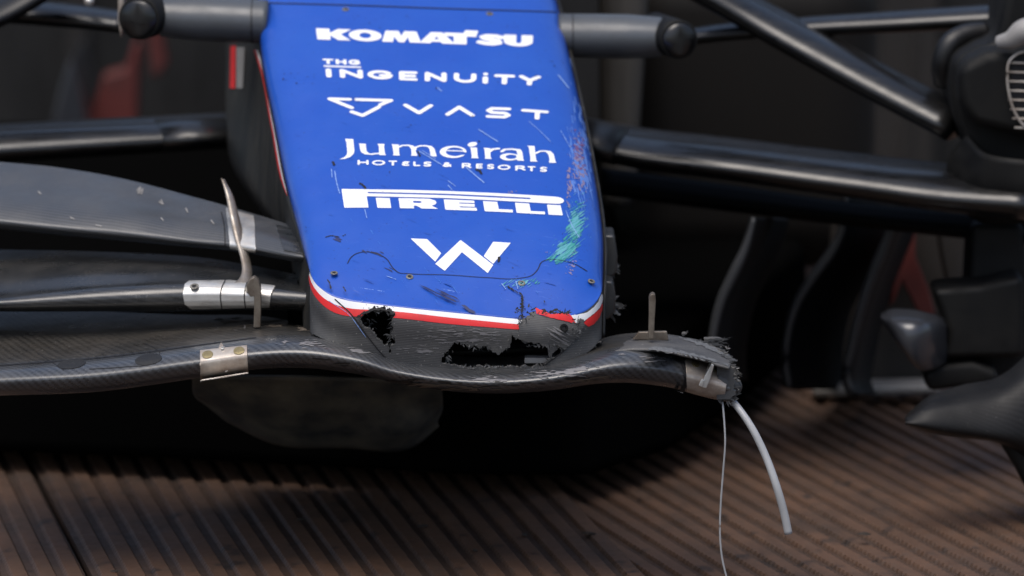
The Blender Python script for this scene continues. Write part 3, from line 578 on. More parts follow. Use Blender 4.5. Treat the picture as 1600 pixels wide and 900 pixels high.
# chassis block behind, floor and sidepods (mostly in the dark)
def boxobj(name, lo, hi, m, par, bev=.02, label=None):
    (a, b, c), (d, e, f) = lo, hi
    o = obj(name, [(a, b, c), (d, b, c), (d, e, c), (a, e, c), (a, b, f), (d, b, f), (d, e, f), (a, e, f)], [(3, 2, 1, 0), (4, 5, 6, 7), (0, 1, 5, 4), (1, 2, 6, 5), (2, 3, 7, 6), (3, 0, 4, 7)], m, par, smooth=False, label=label)
    mod_bevel(o, bev, 3); return o
boxobj('chassis', (-.30, .92, .30), (.06, 2.5, .82), M['body'], car, .06)
plan = [(-1.3, .74), (-.75, .70), (-.30, .60), (-.05, .53), (.10, .53), (.20, .68), (.30, .98), (.40, 1.35), (.40, 2.5), (-1.3, 2.5)]  # floor outline follows the shadow edge, to keep the deck beneath black
fv = [(x, y, .022) for x, y in plan]+[(x, y+.03, .17) for x, y in plan]; nf = len(plan)
fb = obj('floor_body', fv, [tuple(range(nf))[::-1], tuple(range(nf, 2*nf))]+[(k, (k+1) % nf, nf+(k+1) % nf, nf+k) for k in range(nf)], M['body'], car, smooth=False, label='black car floor just above the deck, shaped to the shade under the car'); mod_bevel(fb, .02, 3)
boxobj('sidepod', (.14, 1.4, .12), (.50, 2.5, .56), M['podside'], car, .08)
boxobj('crash_structure', (-.26, .22, .24), (.05, .9, .32), M['body'], car, .03)
# parts glimpsed through the holes
prism('crossbar', [(820, 559), (876, 560), (874, 568), (819, 568)], .072, .09, M['pale_bg'], tip, .001)
prism('inner_rail', [(700, 548), (880, 541), (880, 549), (700, 556)], .13, .16, M['matt'], tip, .002)
prism('inner_flap', [(571, 515), (586, 522), (604, 545), (612, 560), (600, 560), (578, 532)], .085, .09, M['tip'], tip, .0008)
# ---------------------------------------------------------------- main wing element
wx = [-80, 0, 150, 300, 400, 480, 560, 620, 700, 780, 860, 920, 960, 1000, 1050, 1085, 1118, 1140, 1150]
c1 = [576, 570, 560, 541, 529, 527, 541, 562, 575, 578, 571, 556, 546, 543, 550, 560, 570, 582, 596]
c3 = [622, 618, 612, 592, 577, 575, 585, 599, 611, 615, 610, 601, 598, 599, 606, 616, 624, 627, 624]
c0 = [476, 478, 486, 492, 493, 508, 530, 545, 555, 558, 550, 535, 524, 520, 523, 532, 545, 562, 585]
y0 = [.40, .38, .36, .34, .32, .24, .16, .14, .13, .13, .13, .14, .17, .18, .17, .15, .13, .11, .09]
def E(x): return .10*((780-x)/860)**2 if x < 780 else .05*((x-780)/370)**2
def wrow(fr, dy, ex=0): return [(x, a+(b-a)*fr+ex, E(x)+dy) for x, a, b in zip(wx, c1, c3)]
W0 = [(x, y, yy) for x, y, yy in zip(wx, c0, y0)]
Wmid = [(x, y*.45+c*.55-(3 if x < 500 else 0), yy*.5+(E(x)+.05)*.5) for x, y, yy, c in zip(wx, c0, y0, c1)]
under = [(x, c-34, E(x)+.14) for x, c in zip(wx, c3)]
wrows = [W0, Wmid, wrow(-.04, .062), wrow(.10, .034), wrow(.3, .014), wrow(.55, .004), wrow(.8, .010), wrow(.95, .026), wrow(1., .04), under]
wing, Gw = loft('main_wing', wrows, 240, 90, M['wing'], car, 0, True, label='curved black carbon main wing with a snapped right end')
WB = bvh_of(Gw)
wing.data.materials.append(M['wing_up'])
_s = np.sqrt((np.diff(Gw, axis=0)**2).sum(2)).mean(1); _c = np.concatenate([[0], np.cumsum(_s)])
_g3 = P(*[np.array([r[k] for r in wrows[2]]) for k in range(3)]).mean(0)
_rowz = np.argmin(((Gw.mean(1)-_g3)**2).sum(1))
wing.data.polygons.foreach_set('material_index', [1 if k//239 < _rowz else 0 for k in range(len(wing.data.polygons))])
M['graze'] = mat('pale_graze', (.17, .165, .17), .6); M['graze_d'] = mat('dark_graze', (.012, .011, .010), .6); M['mud'] = mat('dry_mud', (.11, .09, .07), .8)
def wscuff(m, fn, box, bvh, par, off=.0006, cell=.8, tw=(700, 590)): decal('scuff_marks', bvh, fn, box, cell, M[m], par, off, kind='stuff', toward=tw)
wscuff('graze', lambda X, Y: streak(X, Y, -.05, 16, 1.3, 71)-1.02+.55*U(region(X, Y, 880, 582, 90, 10, -.1), region(X, Y, 770, 594, 60, 6, .02), .9*region(X, Y, 560, 548, 40, 8, .35), .8*region(X, Y, 1010, 560, 60, 14, .1), .9*region(X, Y, 480, 538, 60, 8, 0)), (400, 520, 1075, 622), WB, wing)
wscuff('mud', lambda X, Y: streak(X, Y, -.06, 20, 1.8, 77)-1.03+.5*U(region(X, Y, 700, 604, 160, 6, .03), region(X, Y, 930, 592, 60, 6, -.1), region(X, Y, 400, 505, 90, 10, .05), .9*region(X, Y, 470, 512, 40, 8, .1)), (250, 485, 1075, 622), WB, wing)
wscuff('graze_d', lambda X, Y: streak(X, Y, -.02, 22, 2., 75)-1.03+.5*U(region(X, Y, 700, 598, 220, 10, .02), region(X, Y, 520, 566, 70, 8, .2), region(X, Y, 900, 590, 80, 8, -.1)), (400, 540, 1070, 622), WB, wing, .0005)
wscuff('graze', lambda X, Y: np.minimum(streak(X, Y, .05, 12, 1.0, 81)-1.03+.47*U(region(X, Y, 720, 522, 110, 22, .05), region(X, Y, 660, 548, 50, 16)), -holes(X, Y)-.5), (560, 500, 815, 578), NB_, tip, .0006, .7)
wscuff('graze', lambda X, Y: np.minimum(streak(X, Y, .45, 16, 1.0, 85)-1.03+.5*region(X, Y, 868, 522, 44, 16, .35), np.minimum(f_poly(X, Y, patch), -holes(X, Y))-.8), (800, 486, 915, 552), NB_, tip, .0044, .7)
wscuff('graze', lambda X, Y: vnoise(X, Y*1.5, 2.2, 91)+.3*vnoise(X, Y, 30, 92)-1.16, (-20, 485, 480, 575), WB, wing, .0006, .8, (300, 520))
# raised joint line along the leading edge and the flush panel on the left
strip_line('panel_seam', [(-20, 573), (60, 567), (160, 559), (250, 548), (330, 537), (400, 528)], .8, M['ink'], wing, WB, .0004, 1)
strip_line('panel_seam', [(58, 552), (90, 572), (100, 579)], .5, M['ink'], wing, WB, .0004, 1); strip_line('panel_seam', [(228, 537), (250, 553), (238, 567), (200, 573), (140, 577)], .5, M['ink'], wing, WB, .0004, 1)
for cx, cy, rx, ry, an in ((112, 569, 22, 7.5, -.12), (232, 562, 21, 8.5, -.14)):
    decal('carbon_patch', WB, lambda X, Y: f_ell(X, Y-(X-cx)*an, (cx, cy), rx, ry), (cx-26, cy-14, cx+26, cy+14), .9, M['oval'], wing, .0006, toward=(170, 580))
plate = [(313, 549), (350, 545), (386, 541), (388, 583), (350, 590), (313, 595)]
pl = decal('mounting_plate', WB, lambda X, Y: f_poly(X, Y, plate), (308, 536, 392, 600), 1., M['steel_d'], car, .0016, solid=.0022, toward=(350, 570), label='stained steel plate on the left of the wing')
for x, y in ((325, 556), (374, 550)):
    decal('bolt', WB, lambda X, Y: f_ell(X, Y+(X-x)*.1, (x, y), 8.5, 5.6), (x-11, y-9, x+11, y+9), .7, M['gold'], pl, .0024, solid=.0014, toward=(350, 570))
prism('broken_stub', [(342, 543), (349, 543), (354, 560), (359, 578), (353, 583), (346, 578), (338, 565), (338, 552)], .045, .085, M['steel_d'], pl, .0012)
prism('broken_stub', [(345, 544), (350, 544), (357, 580), (352, 582)], .038, .05, M['steel'], pl, .0006)
# hook fin on the wing top, left of the nose
def hookfin(px, top, bot, w, Y0, Y1, m, head=10, flip=1):
    pl_ = [(px+w*.5, bot), (px+w*.5*1.05, (top+bot)/2), (px+w*.55, top+14), (px+w*.3, top+5), (px-w*.05, top), (px-w*.35, top+2)]
    pl_ += [(px-w*.55, top+8), (px-w*.5, top+16), (px-w*.5, (top+bot)/2), (px-w*.5, bot)]
    return prism('wing_pin', pl_, Y0, Y1, m, car, .0008)
prism('wing_pin', [(396, 512), (397, 480), (397, 463), (391, 464), (386, 456), (385, 446), (390, 437), (397, 433), (403, 438), (407, 448), (408, 470), (407, 512)], .16, .175, M['pin'], car, .001, label='rusty hook shaped steel pin left of the nose')
prism('wing_pin', [(1013, 530), (1014, 490), (1014, 466), (1016, 461), (1020, 459), (1024, 461), (1025, 470), (1023, 500), (1022, 530)], .09, .105, M['pin'], car, .0012, label='thin upright steel pin right of the nose')
prism('pin_foot', [(988, 531), (998, 519), (1042, 518), (1045, 532)], .115, .122, M['pin'], car, .001)
# right: plate, torn skin, frayed end
rplate = [(1070, 563), (1100, 566), (1130, 576), (1134, 600), (1132, 621), (1100, 617), (1074, 610)]
rp = decal('mounting_plate', WB, lambda X, Y: f_poly(X, Y, rplate), (1064, 556, 1140, 628), .9, M['steel_d'], car, .0018, solid=.0024, toward=(1080, 590), label='stained steel plate at the snapped right wing end')
for x, y in ((1086, 571), (1121, 581)):
    decal('bolt', WB, lambda X, Y: f_ell(X, Y-(X-x)*.2, (x, y), 6, 4.4), (x-9, y-8, x+9, y+8), .7, M['gold'], rp, .0026, solid=.0012, toward=(1080, 590))
prism('broken_stub', [(1112, 568), (1116, 571), (1110, 592), (1104, 607), (1097, 606), (1100, 590)], .038, .06, M['steel'], rp, .001)
prism('broken_stub', [(1096, 592), (1101, 594), (1098, 606), (1091, 603)], .036, .06, M['steel'], rp, .001)
decal('torn_edge', WB, lambda X, Y: f_line(X, Y, [(1062, 563), (1069, 575), (1071, 590), (1070, 603), (1066, 612)], 3.2)+jag(X, Y, 1.6, 3, 5), (1052, 555, 1080, 620), .8, M['ink'], wing, .0012, toward=(1000, 580))
skin_t = [(955, 533, .17), (990, 524, .18), (1030, 521, .18), (1065, 526, .17), (1100, 533, .16), (1128, 545, .15), (1142, 556, .14)]
skin_m = [(958, 540, .10), (990, 535, .10), (1030, 534, .10), (1065, 539, .095), (1100, 548, .09), (1125, 558, .085), (1142, 567, .08)]
skin_b = [(960, 548, .055), (990, 545, .05), (1030, 546, .045), (1065, 553, .04), (1100, 561, .04), (1122, 569, .04), (1140, 574, .04)]
sk_o, Gk = loft('torn_skin', [skin_t, skin_m, skin_b], 60, 16, M['tip'], car, .003, True, label='peeled carbon skin over the snapped wing end')
KB = bvh_of(Gk)
decal('bare_strip', KB, lambda X, Y: U(f_poly(X, Y, [(1020, 541), (1060, 548), (1105, 558), (1138, 571), (1120, 567), (1060, 553), (1010, 546)]), f_poly(X, Y, [(1060, 527), (1100, 535), (1140, 556), (1132, 556), (1095, 541)]))+jag(X, Y, 2., 4, 3), (1000, 520, 1146, 580), .8, M['fibre_l'], sk_o, .0006, toward=(1060, 545))
def fibres(name, specs, m, par):
    """specs: (px,py,Y, angle, spread, length px, n, jitter px)"""
    V, Fc = [], []
    for px, py, Y, ang, spr, ln, n, jx, jy in specs:
        for _ in range(n):
            x, y = px+random.uniform(-jx, jx), py+random.uniform(-jy, jy); a = ang+random.gauss(0, spr); l = ln*random.uniform(.35, 1.25)*.00072; yy = Y+random.uniform(-.008, .012)
            p = PV(x, y, yy); d = Vector((math.cos(a), random.uniform(-.6, .3), math.sin(a))).normalized(); bend = Vector((random.uniform(-.5, .5), 0, random.uniform(-.9, .3)))*l*.5
            w = random.choice((.00022, .0003, .0004, .0007, .001)); s = d.cross(Vector((0, 1, 0))).normalized()*w; k = len(V)
            q = p+d*l*.55; e = p+d*l+bend; t_ = Vector((0, w, 0))
            V += [p-s, p+s, p+t_, q-s*.8+bend*.25, q+s*.8+bend*.25, q+t_*.8+bend*.25, e]
            for i in range(3): j = (i+1) % 3; Fc += [(k+i, k+j, k+3+j, k+3+i), (k+3+i, k+3+j, k+6)]
    return obj(name, [tuple(v) for v in V], Fc, m, par, smooth=False, kind='stuff')
# stump of the wing end: rough cone
tube('wing_stump', [PV(1118, 596, .07), PV(1134, 600, .07), PV(1146, 604, .072), PV(1150, 606, .075)], [.0190, .0175, .0130, .0075], M['fibre'], car, 18, 1.2, res=14)
def splinter(x, y, Y, ang, ln, w, m, k):
    rr = random.Random(k); c, s_ = math.cos(ang), math.sin(ang); n = 5; up_, dn = [], []
    for q in range(n+1):
        t = q/n; ww = w*(1-t**1.6)*rr.uniform(.65, 1.1)*.5; cx = x+c*ln*t+rr.uniform(-.6, .6); cy = y+s_*ln*t+t*t*rr.uniform(-2, 3)
        up_.append((cx+s_*ww, cy-c*ww)); dn.append((cx-s_*ww, cy+c*ww))
    poly = up_+[(x+c*ln*1.08, y+s_*ln*1.08)]+dn[::-1]
    return prism('splinter', poly, Y, Y+rr.uniform(.0012, .004), M[m], car, 0, dz=rr.uniform(-.002, .002))
def ply(x0, ytop, ybot, x1, Y, m, k, amp, slope):
    rr = random.Random(k); n = 15; edge = []
    for q in range(n+1):
        t = q/n; edge.append((x1+slope*(t-.5)+(-1)**q*rr.uniform(.15, 1)*amp*.5+rr.uniform(-.3, .5)*amp, ytop+(ybot-ytop)*t+rr.uniform(-1, 1)))
    edge = [(a-(abs(q/n-.5)*2)**3*8, b) for q, (a, b) in enumerate(edge)]
    return prism('torn_ply', [(x0, ytop)]+edge+[(x0, ybot)], Y, Y+.0016, M[m], car, 0)
for k, a in enumerate([(1120, 572, 624, 1147, .052, 'fibre', 1, 6, 2), (1122, 570, 626, 1152, .062, 'tip', 2, 9, 4), (1118, 566, 622, 1146, .075, 'fibre', 3, 12, -4), (1116, 556, 600, 1146, .092, 'fibre', 4, 10, 10), (1100, 546, 572, 1139, .125, 'tip', 5, 12, 8), (1080, 534, 556, 1124, .155, 'fibre', 6, 14, 22)]): ply(*a)
SP = [(1100, 532, .16, -.10, 30, 5), (1112, 538, .145, .06, 22, 6), (1128, 556, .11, .2, 22, 7), (1134, 566, .09, -.2, 18, 5), (1138, 580, .07, .1, 22, 6), (1140, 592, .06, .3, 17, 8), (1140, 605, .055, -.1, 20, 6), (1136, 618, .055, .7, 16, 6), (1124, 622, .055, 1.3, 12, 6), (1066, 524, .165, -.4, 9, 4)]
for k, (x, y, Y, a_, l_, w_) in enumerate(SP): splinter(x, y, Y, a_, l_, w_, ('tip', 'fibre', 'fibre_l', 'fibre', 'tip')[k % 5], k)
fibres('frayed_fibres', [(1148, 592, .06, .1, .4, 8, 24, 5, 18), (1136, 625, .06, -1.1, .5, 9, 14, 10, 4), (1112, 534, .15, .25, .3, 16, 18, 24, 5)], M['fibre'], wing)
fibres('frayed_fibres', [(1149, 590, .055, .1, .5, 6, 14, 5, 18), (1128, 548, .12, .3, .4, 9, 10, 10, 7)], M['pale_bg'], wing)
fibres('frayed_fibres', [(590, 483, .052, .8, .9, 10, 90, 24, 4), (614, 505, .05, 3.4, .7, 7, 60, 3, 20), (575, 510, .06, -.6, .6, 8, 40, 10, 14), (612, 535, .05, 3.6, .6, 8, 30, 5, 12), (735, 540, .05, -.8, .7, 6, 20, 12, 3), (698, 560, .05, -.2, .7, 7, 24, 3, 8), (770, 542, .05, -1.1, .6, 6, 22, 26, 2), (845, 539, .05, -1.4, .5, 5, 40, 30, 2), (770, 574, .05, 1.4, .5, 4, 40, 60, 1), (820, 490, .046, .8, .8, 8, 40, 16, 10), (900, 512, .05, .8, .6, 8, 40, 8, 14), (864, 489, .05, 1.2, .7, 7, 40, 24, 2), (815, 480, .055, .4, 1, 5, 30, 2, 16)], M['fibre'], tip)
fibres('frayed_fibres', [(760, 574, .046, 1.2, .6, 5, 40, 44, 2), (812, 505, .046, 1., .8, 6, 16, 4, 6), (600, 486, .05, .6, .8, 7, 16, 16, 4), (900, 510, .048, .8, .6, 7, 16, 6, 12), (735, 540, .05, -.9, .6, 4, 6, 12, 2)], M['fibre_l'], tip)
# ---------------------------------------------------------------- flaps on the left
f2 = [[(-80, 386, 0.440), (0, 390, 0.430), (150, 393, 0.420), (300, 401, 0.400), (400, 416, 0.360), (478, 432, 0.300)],
      [(-80, 412, 0.380), (0, 412, 0.370), (150, 408, 0.350), (300, 410, 0.340), (400, 424, 0.300), (478, 440, 0.260)],
      [(-80, 440, 0.320), (0, 438, 0.300), (150, 426, 0.280), (300, 424, 0.270), (400, 436, 0.250), (478, 450, 0.220)],
      [(-80, 466, 0.265), (0, 462, 0.255), (150, 448, 0.240), (300, 441, 0.230), (400, 446, 0.210), (478, 455, 0.190)],
      [(-80, 470, 0.250), (0, 466, 0.240), (150, 453, 0.225), (300, 446, 0.215), (400, 449, 0.195), (478, 458, 0.180)],
      [(-80, 474, 0.242), (0, 472, 0.230), (150, 464, 0.215), (300, 458, 0.205), (400, 460, 0.185), (478, 466, 0.175)],
      [(-80, 480, 0.242), (0, 479, 0.230), (150, 475, 0.215), (300, 472, 0.205), (400, 472, 0.185), (478, 474, 0.175)],
      [(-80, 484, 0.252), (0, 484, 0.240), (150, 482, 0.225), (300, 480, 0.215), (400, 479, 0.195), (478, 481, 0.185)],
      [(-80, 470, 0.350), (0, 470, 0.340), (150, 466, 0.320), (300, 464, 0.310), (400, 466, 0.290), (478, 470, 0.260)]]
fl2, G2 = loft('wing_flap', f2, 130, 60, M['flap_dark'], car, 0, True, label='lower left flap, dark with a rounded leading edge'); B2 = bvh_of(G2)
f3 = [[(-80, 248, 0.530), (0, 253, 0.510), (100, 263, 0.490), (200, 281, 0.460), (300, 307, 0.420), (355, 322, 0.390), (400, 335, 0.370), (450, 350, 0.330), (478, 358, 0.310)],
      [(-80, 275, 0.480), (0, 280, 0.460), (100, 290, 0.440), (200, 305, 0.410), (300, 327, 0.370), (355, 340, 0.345), (400, 351, 0.320), (450, 363, 0.290), (478, 370, 0.270)],
      [(-80, 330, 0.385), (0, 336, 0.365), (100, 346, 0.345), (200, 354, 0.325), (300, 367, 0.300), (355, 372, 0.285), (400, 380, 0.260), (450, 390, 0.230), (478, 395, 0.220)],
      [(-80, 342, 0.375), (0, 348, 0.355), (100, 358, 0.335), (200, 367, 0.315), (300, 378, 0.290), (355, 383, 0.275), (400, 390, 0.250), (450, 399, 0.220), (478, 403, 0.210)],
      [(-80, 347, 0.385), (0, 354, 0.365), (100, 364, 0.345), (200, 373, 0.325), (300, 383, 0.300), (355, 388, 0.285), (400, 395, 0.260), (450, 404, 0.230), (478, 408, 0.220)],
      [(-80, 330, 0.490), (0, 336, 0.470), (100, 346, 0.450), (200, 356, 0.420), (300, 368, 0.390), (355, 374, 0.360), (400, 382, 0.340), (450, 392, 0.310), (478, 398, 0.290)]]
fl3, G3 = loft('wing_flap', f3, 130, 50, M['flap'], car, 0, True, label='upper left flap in grey carbon with light scratches'); B3 = bvh_of(G3)
decal('flap_clamp', B3, lambda X, Y: f_poly(X, Y, [(353, 326), (396, 339), (398, 352), (400, 394), (360, 387), (356, 350)]), (346, 312, 404, 400), 1., M['steel'], fl3, .0016, solid=.003, toward=(378, 360))
decal('flap_root', B3, lambda X, Y: f_poly(X, Y, [(430, 352), (466, 362), (474, 398), (444, 392), (436, 370)]), (424, 338, 480, 404), 1., M['flap_dark'], fl3, .0016, solid=.003, toward=(430, 370))
strip_line('panel_seam', [(346, 332), (350, 350), (352, 384)], .9, M['ink'], fl3, B3, .0006, 1)
for pts in ([(214, 299), (219, 293), (216, 303)], [(218, 302), (223, 296), (221, 304)], [(249, 316), (254, 320), (252, 313)], [(252, 341), (255, 345)], [(290, 326), (293, 332)], [(110, 340), (116, 343)], [(150, 352), (158, 354)], [(60, 300), (64, 304)], [(330, 345), (334, 350)]):
    strip_line('scratch', pts, 1.0, M['pale_bg'], fl3, B3, .0007, 1.2, cell=.6, jg=.4)
cl = decal('flap_bracket', B2, lambda X, Y: f_poly(X, Y, [(289, 446), (296, 441), (360, 440), (430, 449), (424, 460), (421, 478), (300, 481), (289, 474), (286, 460)]), (282, 436, 434, 485), 1., M['steel'], car, .0022, solid=.004, toward=(350, 462), label='bright steel bracket sleeve on the lower left flap')
strip_line('bracket_joint', [(352, 441), (346, 456), (347, 479)], .8, M['ink'], cl, B2, .0028, 1); strip_line('bracket_joint', [(386, 444), (383, 458), (384, 478)], .8, M['ink'], cl, B2, .0028, 1)
for x, y in ((304, 451), (390, 455)): 
    s_ = screw(cl, B2, x, y, .0052); s_.location += Vector((0, -.004, .003))
# tall bent vane rising from the bracket
va = [(345, 279, 0.322), (352, 303, 0.310), (359, 340, 0.291), (366, 372, 0.273), (374, 398, 0.254), (378, 420, 0.236), (374, 436, 0.220), (362, 446, 0.208)]
vb = [(x+d, y+2, Y-.0005) for (x, y, Y), d in zip(va, (2, 4.5, 6, 6.5, 6, 6, 7, 9))]
vc = [(x+d+3, y+1, Y+.06*k) for (x, y, Y), d, k in zip(va, (0, 2, 3.5, 4, 4, 4, 5, 8), (.1, .5, 1, 1.2, 1, .8, .5, .3))]
loft('bent_vane', [va, vb, vc], 60, 12, M['vane'], car, .0018, True, label='tall bent steel vane rising over the left flaps')
# broken flap stubs right of the nose
fr1 = prism('broken_flap', [(938, 367), (960, 368), (965, 400), (964, 424), (958, 433), (938, 430)], .30, .36, M['flap'], car, .003, label='upper snapped flap stub right of the nose')
fr2 = prism('broken_flap', [(938, 438), (958, 440), (962, 462), (961, 488), (950, 500), (938, 498)], .26, .32, M['flap'], car, .003, label='lower snapped flap stub right of the nose')
for k, (x, y, Y, a_, l_, w_) in enumerate([(956, 412, .315, .25, 12, 7), (957, 420, .31, .5, 13, 5), (958, 402, .315, -.1, 8, 5), (956, 426, .31, 1.0, 10, 4), (957, 466, .275, -.4, 12, 6), (957, 474, .27, .1, 18, 7), (958, 480, .27, -.15, 20, 5), (956, 486, .27, .4, 14, 7), (955, 492, .27, 1.0, 14, 5), (958, 470, .272, -.7, 9, 4)]):
    splinter(x, y, Y, a_, l_, w_, ('fibre', 'fibre_l', 'tip')[k % 3], k+50)
fibres('frayed_fibres', [(964, 480, .27, .3, .6, 12, 14, 4, 8), (963, 420, .31, -.4, .6, 8, 8, 2, 6)], M['fibre_l'], fr2)
# hanging hose and wire
tube('hose', [PV(1142, 624, .075), PV(1150, 633, .065), PV(1172, 664, .05), (PV(1196, 712, .04)), PV(1214, 762, .03), PV(1226, 805, .03), PV(1232, 834, .03)], [.0038, .004, .0042, .0043, .0045, .0046, .0046], M['hose'], car, 16, res=50, label='milky plastic hose hanging from the snapped wing end')
tube('wire', [PV(1129, 628, .06), PV(1131, 650, .055), PV(1133, 690, .05), PV(1130, 735, .05), PV(1126, 790, .05), PV(1125, 835, .05), PV(1128, 870, .05), PV(1136, 904, .05), PV(1142, 922, .05)], .0011, M['hose'], car, 8, res=60, label='thin pale wire hanging from the snapped wing end')
# ---------------------------------------------------------------- camera pods beside the nose
def pod(pts, Y, rad, lens_c, lens_r, cap_dir, label):
    (x0, y0_), (x1, y1_) = pts
    p = [PV(x0, y0_, Y), PV(x0+(x1-x0)*.3, y0_+(y1_-y0_)*.3, Y), PV(x0+(x1-x0)*.8, y0_+(y1_-y0_)*.8, Y), PV(x1, y1_, Y)]
    body = tube('camera_pod', p, [rad, rad*1.02, rad*1.03, rad*.92], M['pod'], car, 28, 1.25, label=label, res=24)
    rx = (x0*.86+x1*.14); ry = y0_*.86+y1_*.14
    tube('pod_joint', [PV(rx-cap_dir*.8, ry, Y), PV(rx+cap_dir*.8, ry, Y)], rad*1.035, M['ink'], body, 28, 1.25)
    c = PV(*lens_c, Y-.045); ax = Vector((cap_dir*.28, -1, .02)).normalized()
    hs = tube('lens_housing', [c-ax*.10, c-ax*.02, c-ax*.001, c, c+ax*.0001], [lens_r*1.2, lens_r*1.22, lens_r*1.22, lens_r*1.16, lens_r*1.1], M['matt'], body, 28)
    hs.data.polygons.foreach_set('use_smooth', [len(p_.vertices) == 4 for p_ in hs.data.polygons])
    V, Fc = tube_geo([c, c+ax*.004, c+ax*.005, c+ax*.004, c+ax*.0008], [lens_r*1.04, lens_r*1.03, lens_r*.97, lens_r*.92, lens_r*.88], 32, cap=False); obj('lens_ring', V, Fc, M['arm'], body)
    tube('lens', [c+ax*.0002, c+ax*.0012], [lens_r*.9, lens_r*.88], M['lens'], body, 28).data.polygons.foreach_set('use_smooth', [False]*30)
    V, Fc = tube_geo([c+ax*.0012, c+ax*.003, c+ax*.003, c+ax*.0012], [lens_r*.6, lens_r*.58, lens_r*.5, lens_r*.48], 28, cap=False); obj('lens_ring', V, Fc, M['matt'], body)
    return body
pod(((418, 34), (252, 26)), .62, .0265, (217, 29), .0215, -1, 'left camera pod, grey with a dark round lens')
pod(((872, 55), (1035, 58)), .66, .0265, (1061, 62), .0195, 1, 'right camera pod, grey with a dark round lens')
# ---------------------------------------------------------------- suspension
def arm(pts, r, Y, m='arm', flat=2.6, ridge=True, label=None, rdy=-13):
    P3 = [PV(x, y, yy) for (x, y), yy in zip(pts, Y)]
    o = tube('suspension_arm', P3, r, M[m], car, 28, flat, label=label, res=24)
    if ridge:
        P4 = [PV(x, y+rdy, yy+.035) for (x, y), yy in zip(pts, Y)]
        rr_ = [q*.45 for q in (r if hasattr(r, '__len__') else [r]*len(pts))]
        tube('arm_fairing', P4, rr_, M[m], o, 20, flat*1.8, res=24)
    return o
a1 = arm([(-60, 232), (100, 222), (250, 214), (366, 207)], [.021, .020, .019, .0175], [.78, .8, .82, .84], label='lower left suspension arm', rdy=-21)
tube('arm_cuff', [PV(246, 213, .815), PV(300, 210, .825), PV(368, 206, .84)], [.0198, .0195, .019], M['arm'], a1, 28, 2.7)
a2 = arm([(905, 218), (1000, 236), (1120, 250), (1260, 268), (1370, 282), (1480, 296), (1620, 304)], [.018, .020, .021, .022, .023, .026, .030], [.80, .78, .76, .74, .72, .70, .68], flat=3.2, label='lower right suspension arm', rdy=-22)
tube('arm_cuff', [PV(915, 216, .78), PV(940, 222, .78), PV(970, 229, .775)], [.0218, .0218, .0222], M['arm_d'], a2, 28, 2.8)
arm([(1075, -30), (1180, 28), (1290, 88), (1390, 142), (1495, 196)], [.0185, .0185, .019, .019, .02], [.86, .84, .80, .76, .72], flat=2.2, label='diagonal upper right wishbone', rdy=-20)
arm([(1050, 62), (1120, 52), (1250, 42), (1400, 34), (1575, 24)], [.0105, .0110, .0125, .0140, .0150], [.92, .9, .88, .86, .84], flat=2.6, ridge=False, label='upper right track rod')
arm([(-60, 12), (60, 20), (140, 28), (205, 36)], [.0150, .0155, .0145, .0130], [.95, .93, .9, .88], flat=2.8, ridge=False, label='upper left suspension arm')
arm([(-60, 40), (-10, 22), (40, -6), (90, -40)], [.016, .016, .016, .016], [.80, .82, .84, .86], 'arm_d', ridge=False)
prism('pod_bracket', [(185, -10), (193, -10), (194, 18), (189, 60), (184, 30)], .66, .70, M['steel_d'], car, .001)
tube('arm_bolt', [PV(139, 2, .86), PV(139, 2, .84)], .006, M['steel'], car, 12)
# lower dark fairing under the right arm
loft('lower_fairing', [[(940, 262, .86), (1150, 290, .84), (1350, 318, .8), (1620, 340, .76)], [(940, 292, .82), (1150, 318, .8), (1350, 342, .76), (1620, 372, .72)], [(940, 305, .9), (1150, 332, .88), (1350, 356, .84), (1620, 385, .8)]], 40, 12, M['lower'], car, .004, True)
# upright with brake duct
up = prism('upright', [(1490, 92), (1530, 72), (1556, 66), (1562, 40), (1575, -20), (1660, -20), (1660, 270), (1560, 262), (1508, 232), (1492, 190), (1484, 140)], .66, .84, M['matt'], car, .012, label='black upright with a slatted brake duct mouth')
prism('duct_shell', [(1498, 104), (1540, 82), (1580, 78), (1660, 70), (1660, 230), (1596, 214), (1560, 205), (1520, 196), (1500, 160)], .60, .67, M['matt'], up, .014)
tube('duct_rim', [PV(1618, 80, .592), PV(1590, 84, .592), PV(1577, 96, .592), PV(1574, 118, .592), PV(1577, 148, .592), PV(1586, 176, .592), PV(1600, 196, .592), PV(1620, 206, .592)], .0016, M['steel_d'], up, 8, res=40)
for k in range(8):
    y = 98+k*14.5; tube('duct_slat', [PV(1576+max(0, k-4)*3, y, .594), PV(1640, y+2, .594)], .0012, M['steel_d'], up, 6)
prism('duct_mouth', [(1580, 96), (1640, 90), (1640, 205), (1605, 198), (1590, 178), (1581, 150)], .598, .61, M['ink'], up, 0)
tube('shiny_elbow', [PV(1560, 66, .60), PV(1580, 62, .59), PV(1598, 50, .585), PV(1630, 46, .585)], [.008, .012, .016, .018], M['pale_bg'], up, 18, res=20)
tube('cable_boot', [PV(1478, 128, .74), PV(1474, 96, .73), PV(1484, 70, .73), (PV(1506, 56, .74)), PV(1540, 50, .75)], [.016, .015, .014, .014, .013], M['arm_d'], up, 16, res=24)
loft('upright_body', [[(1510, 210, .66), (1540, 240, .62), (1600, 250, .6), (1660, 250, .6)], [(1480, 250, .68), (1520, 290, .63), (1600, 300, .6), (1660, 300, .6)], [(1500, 330, .7), (1540, 350, .66), (1600, 350, .63), (1660, 350, .63)]], 20, 14, M['matt'], up, .004, True)
prism('dark_strut', [(1518, 350), (1600, 350), (1620, 560), (1560, 600), (1522, 600), (1514, 520), (1512, 470)], .72, .82, M['matt'], car, .01)
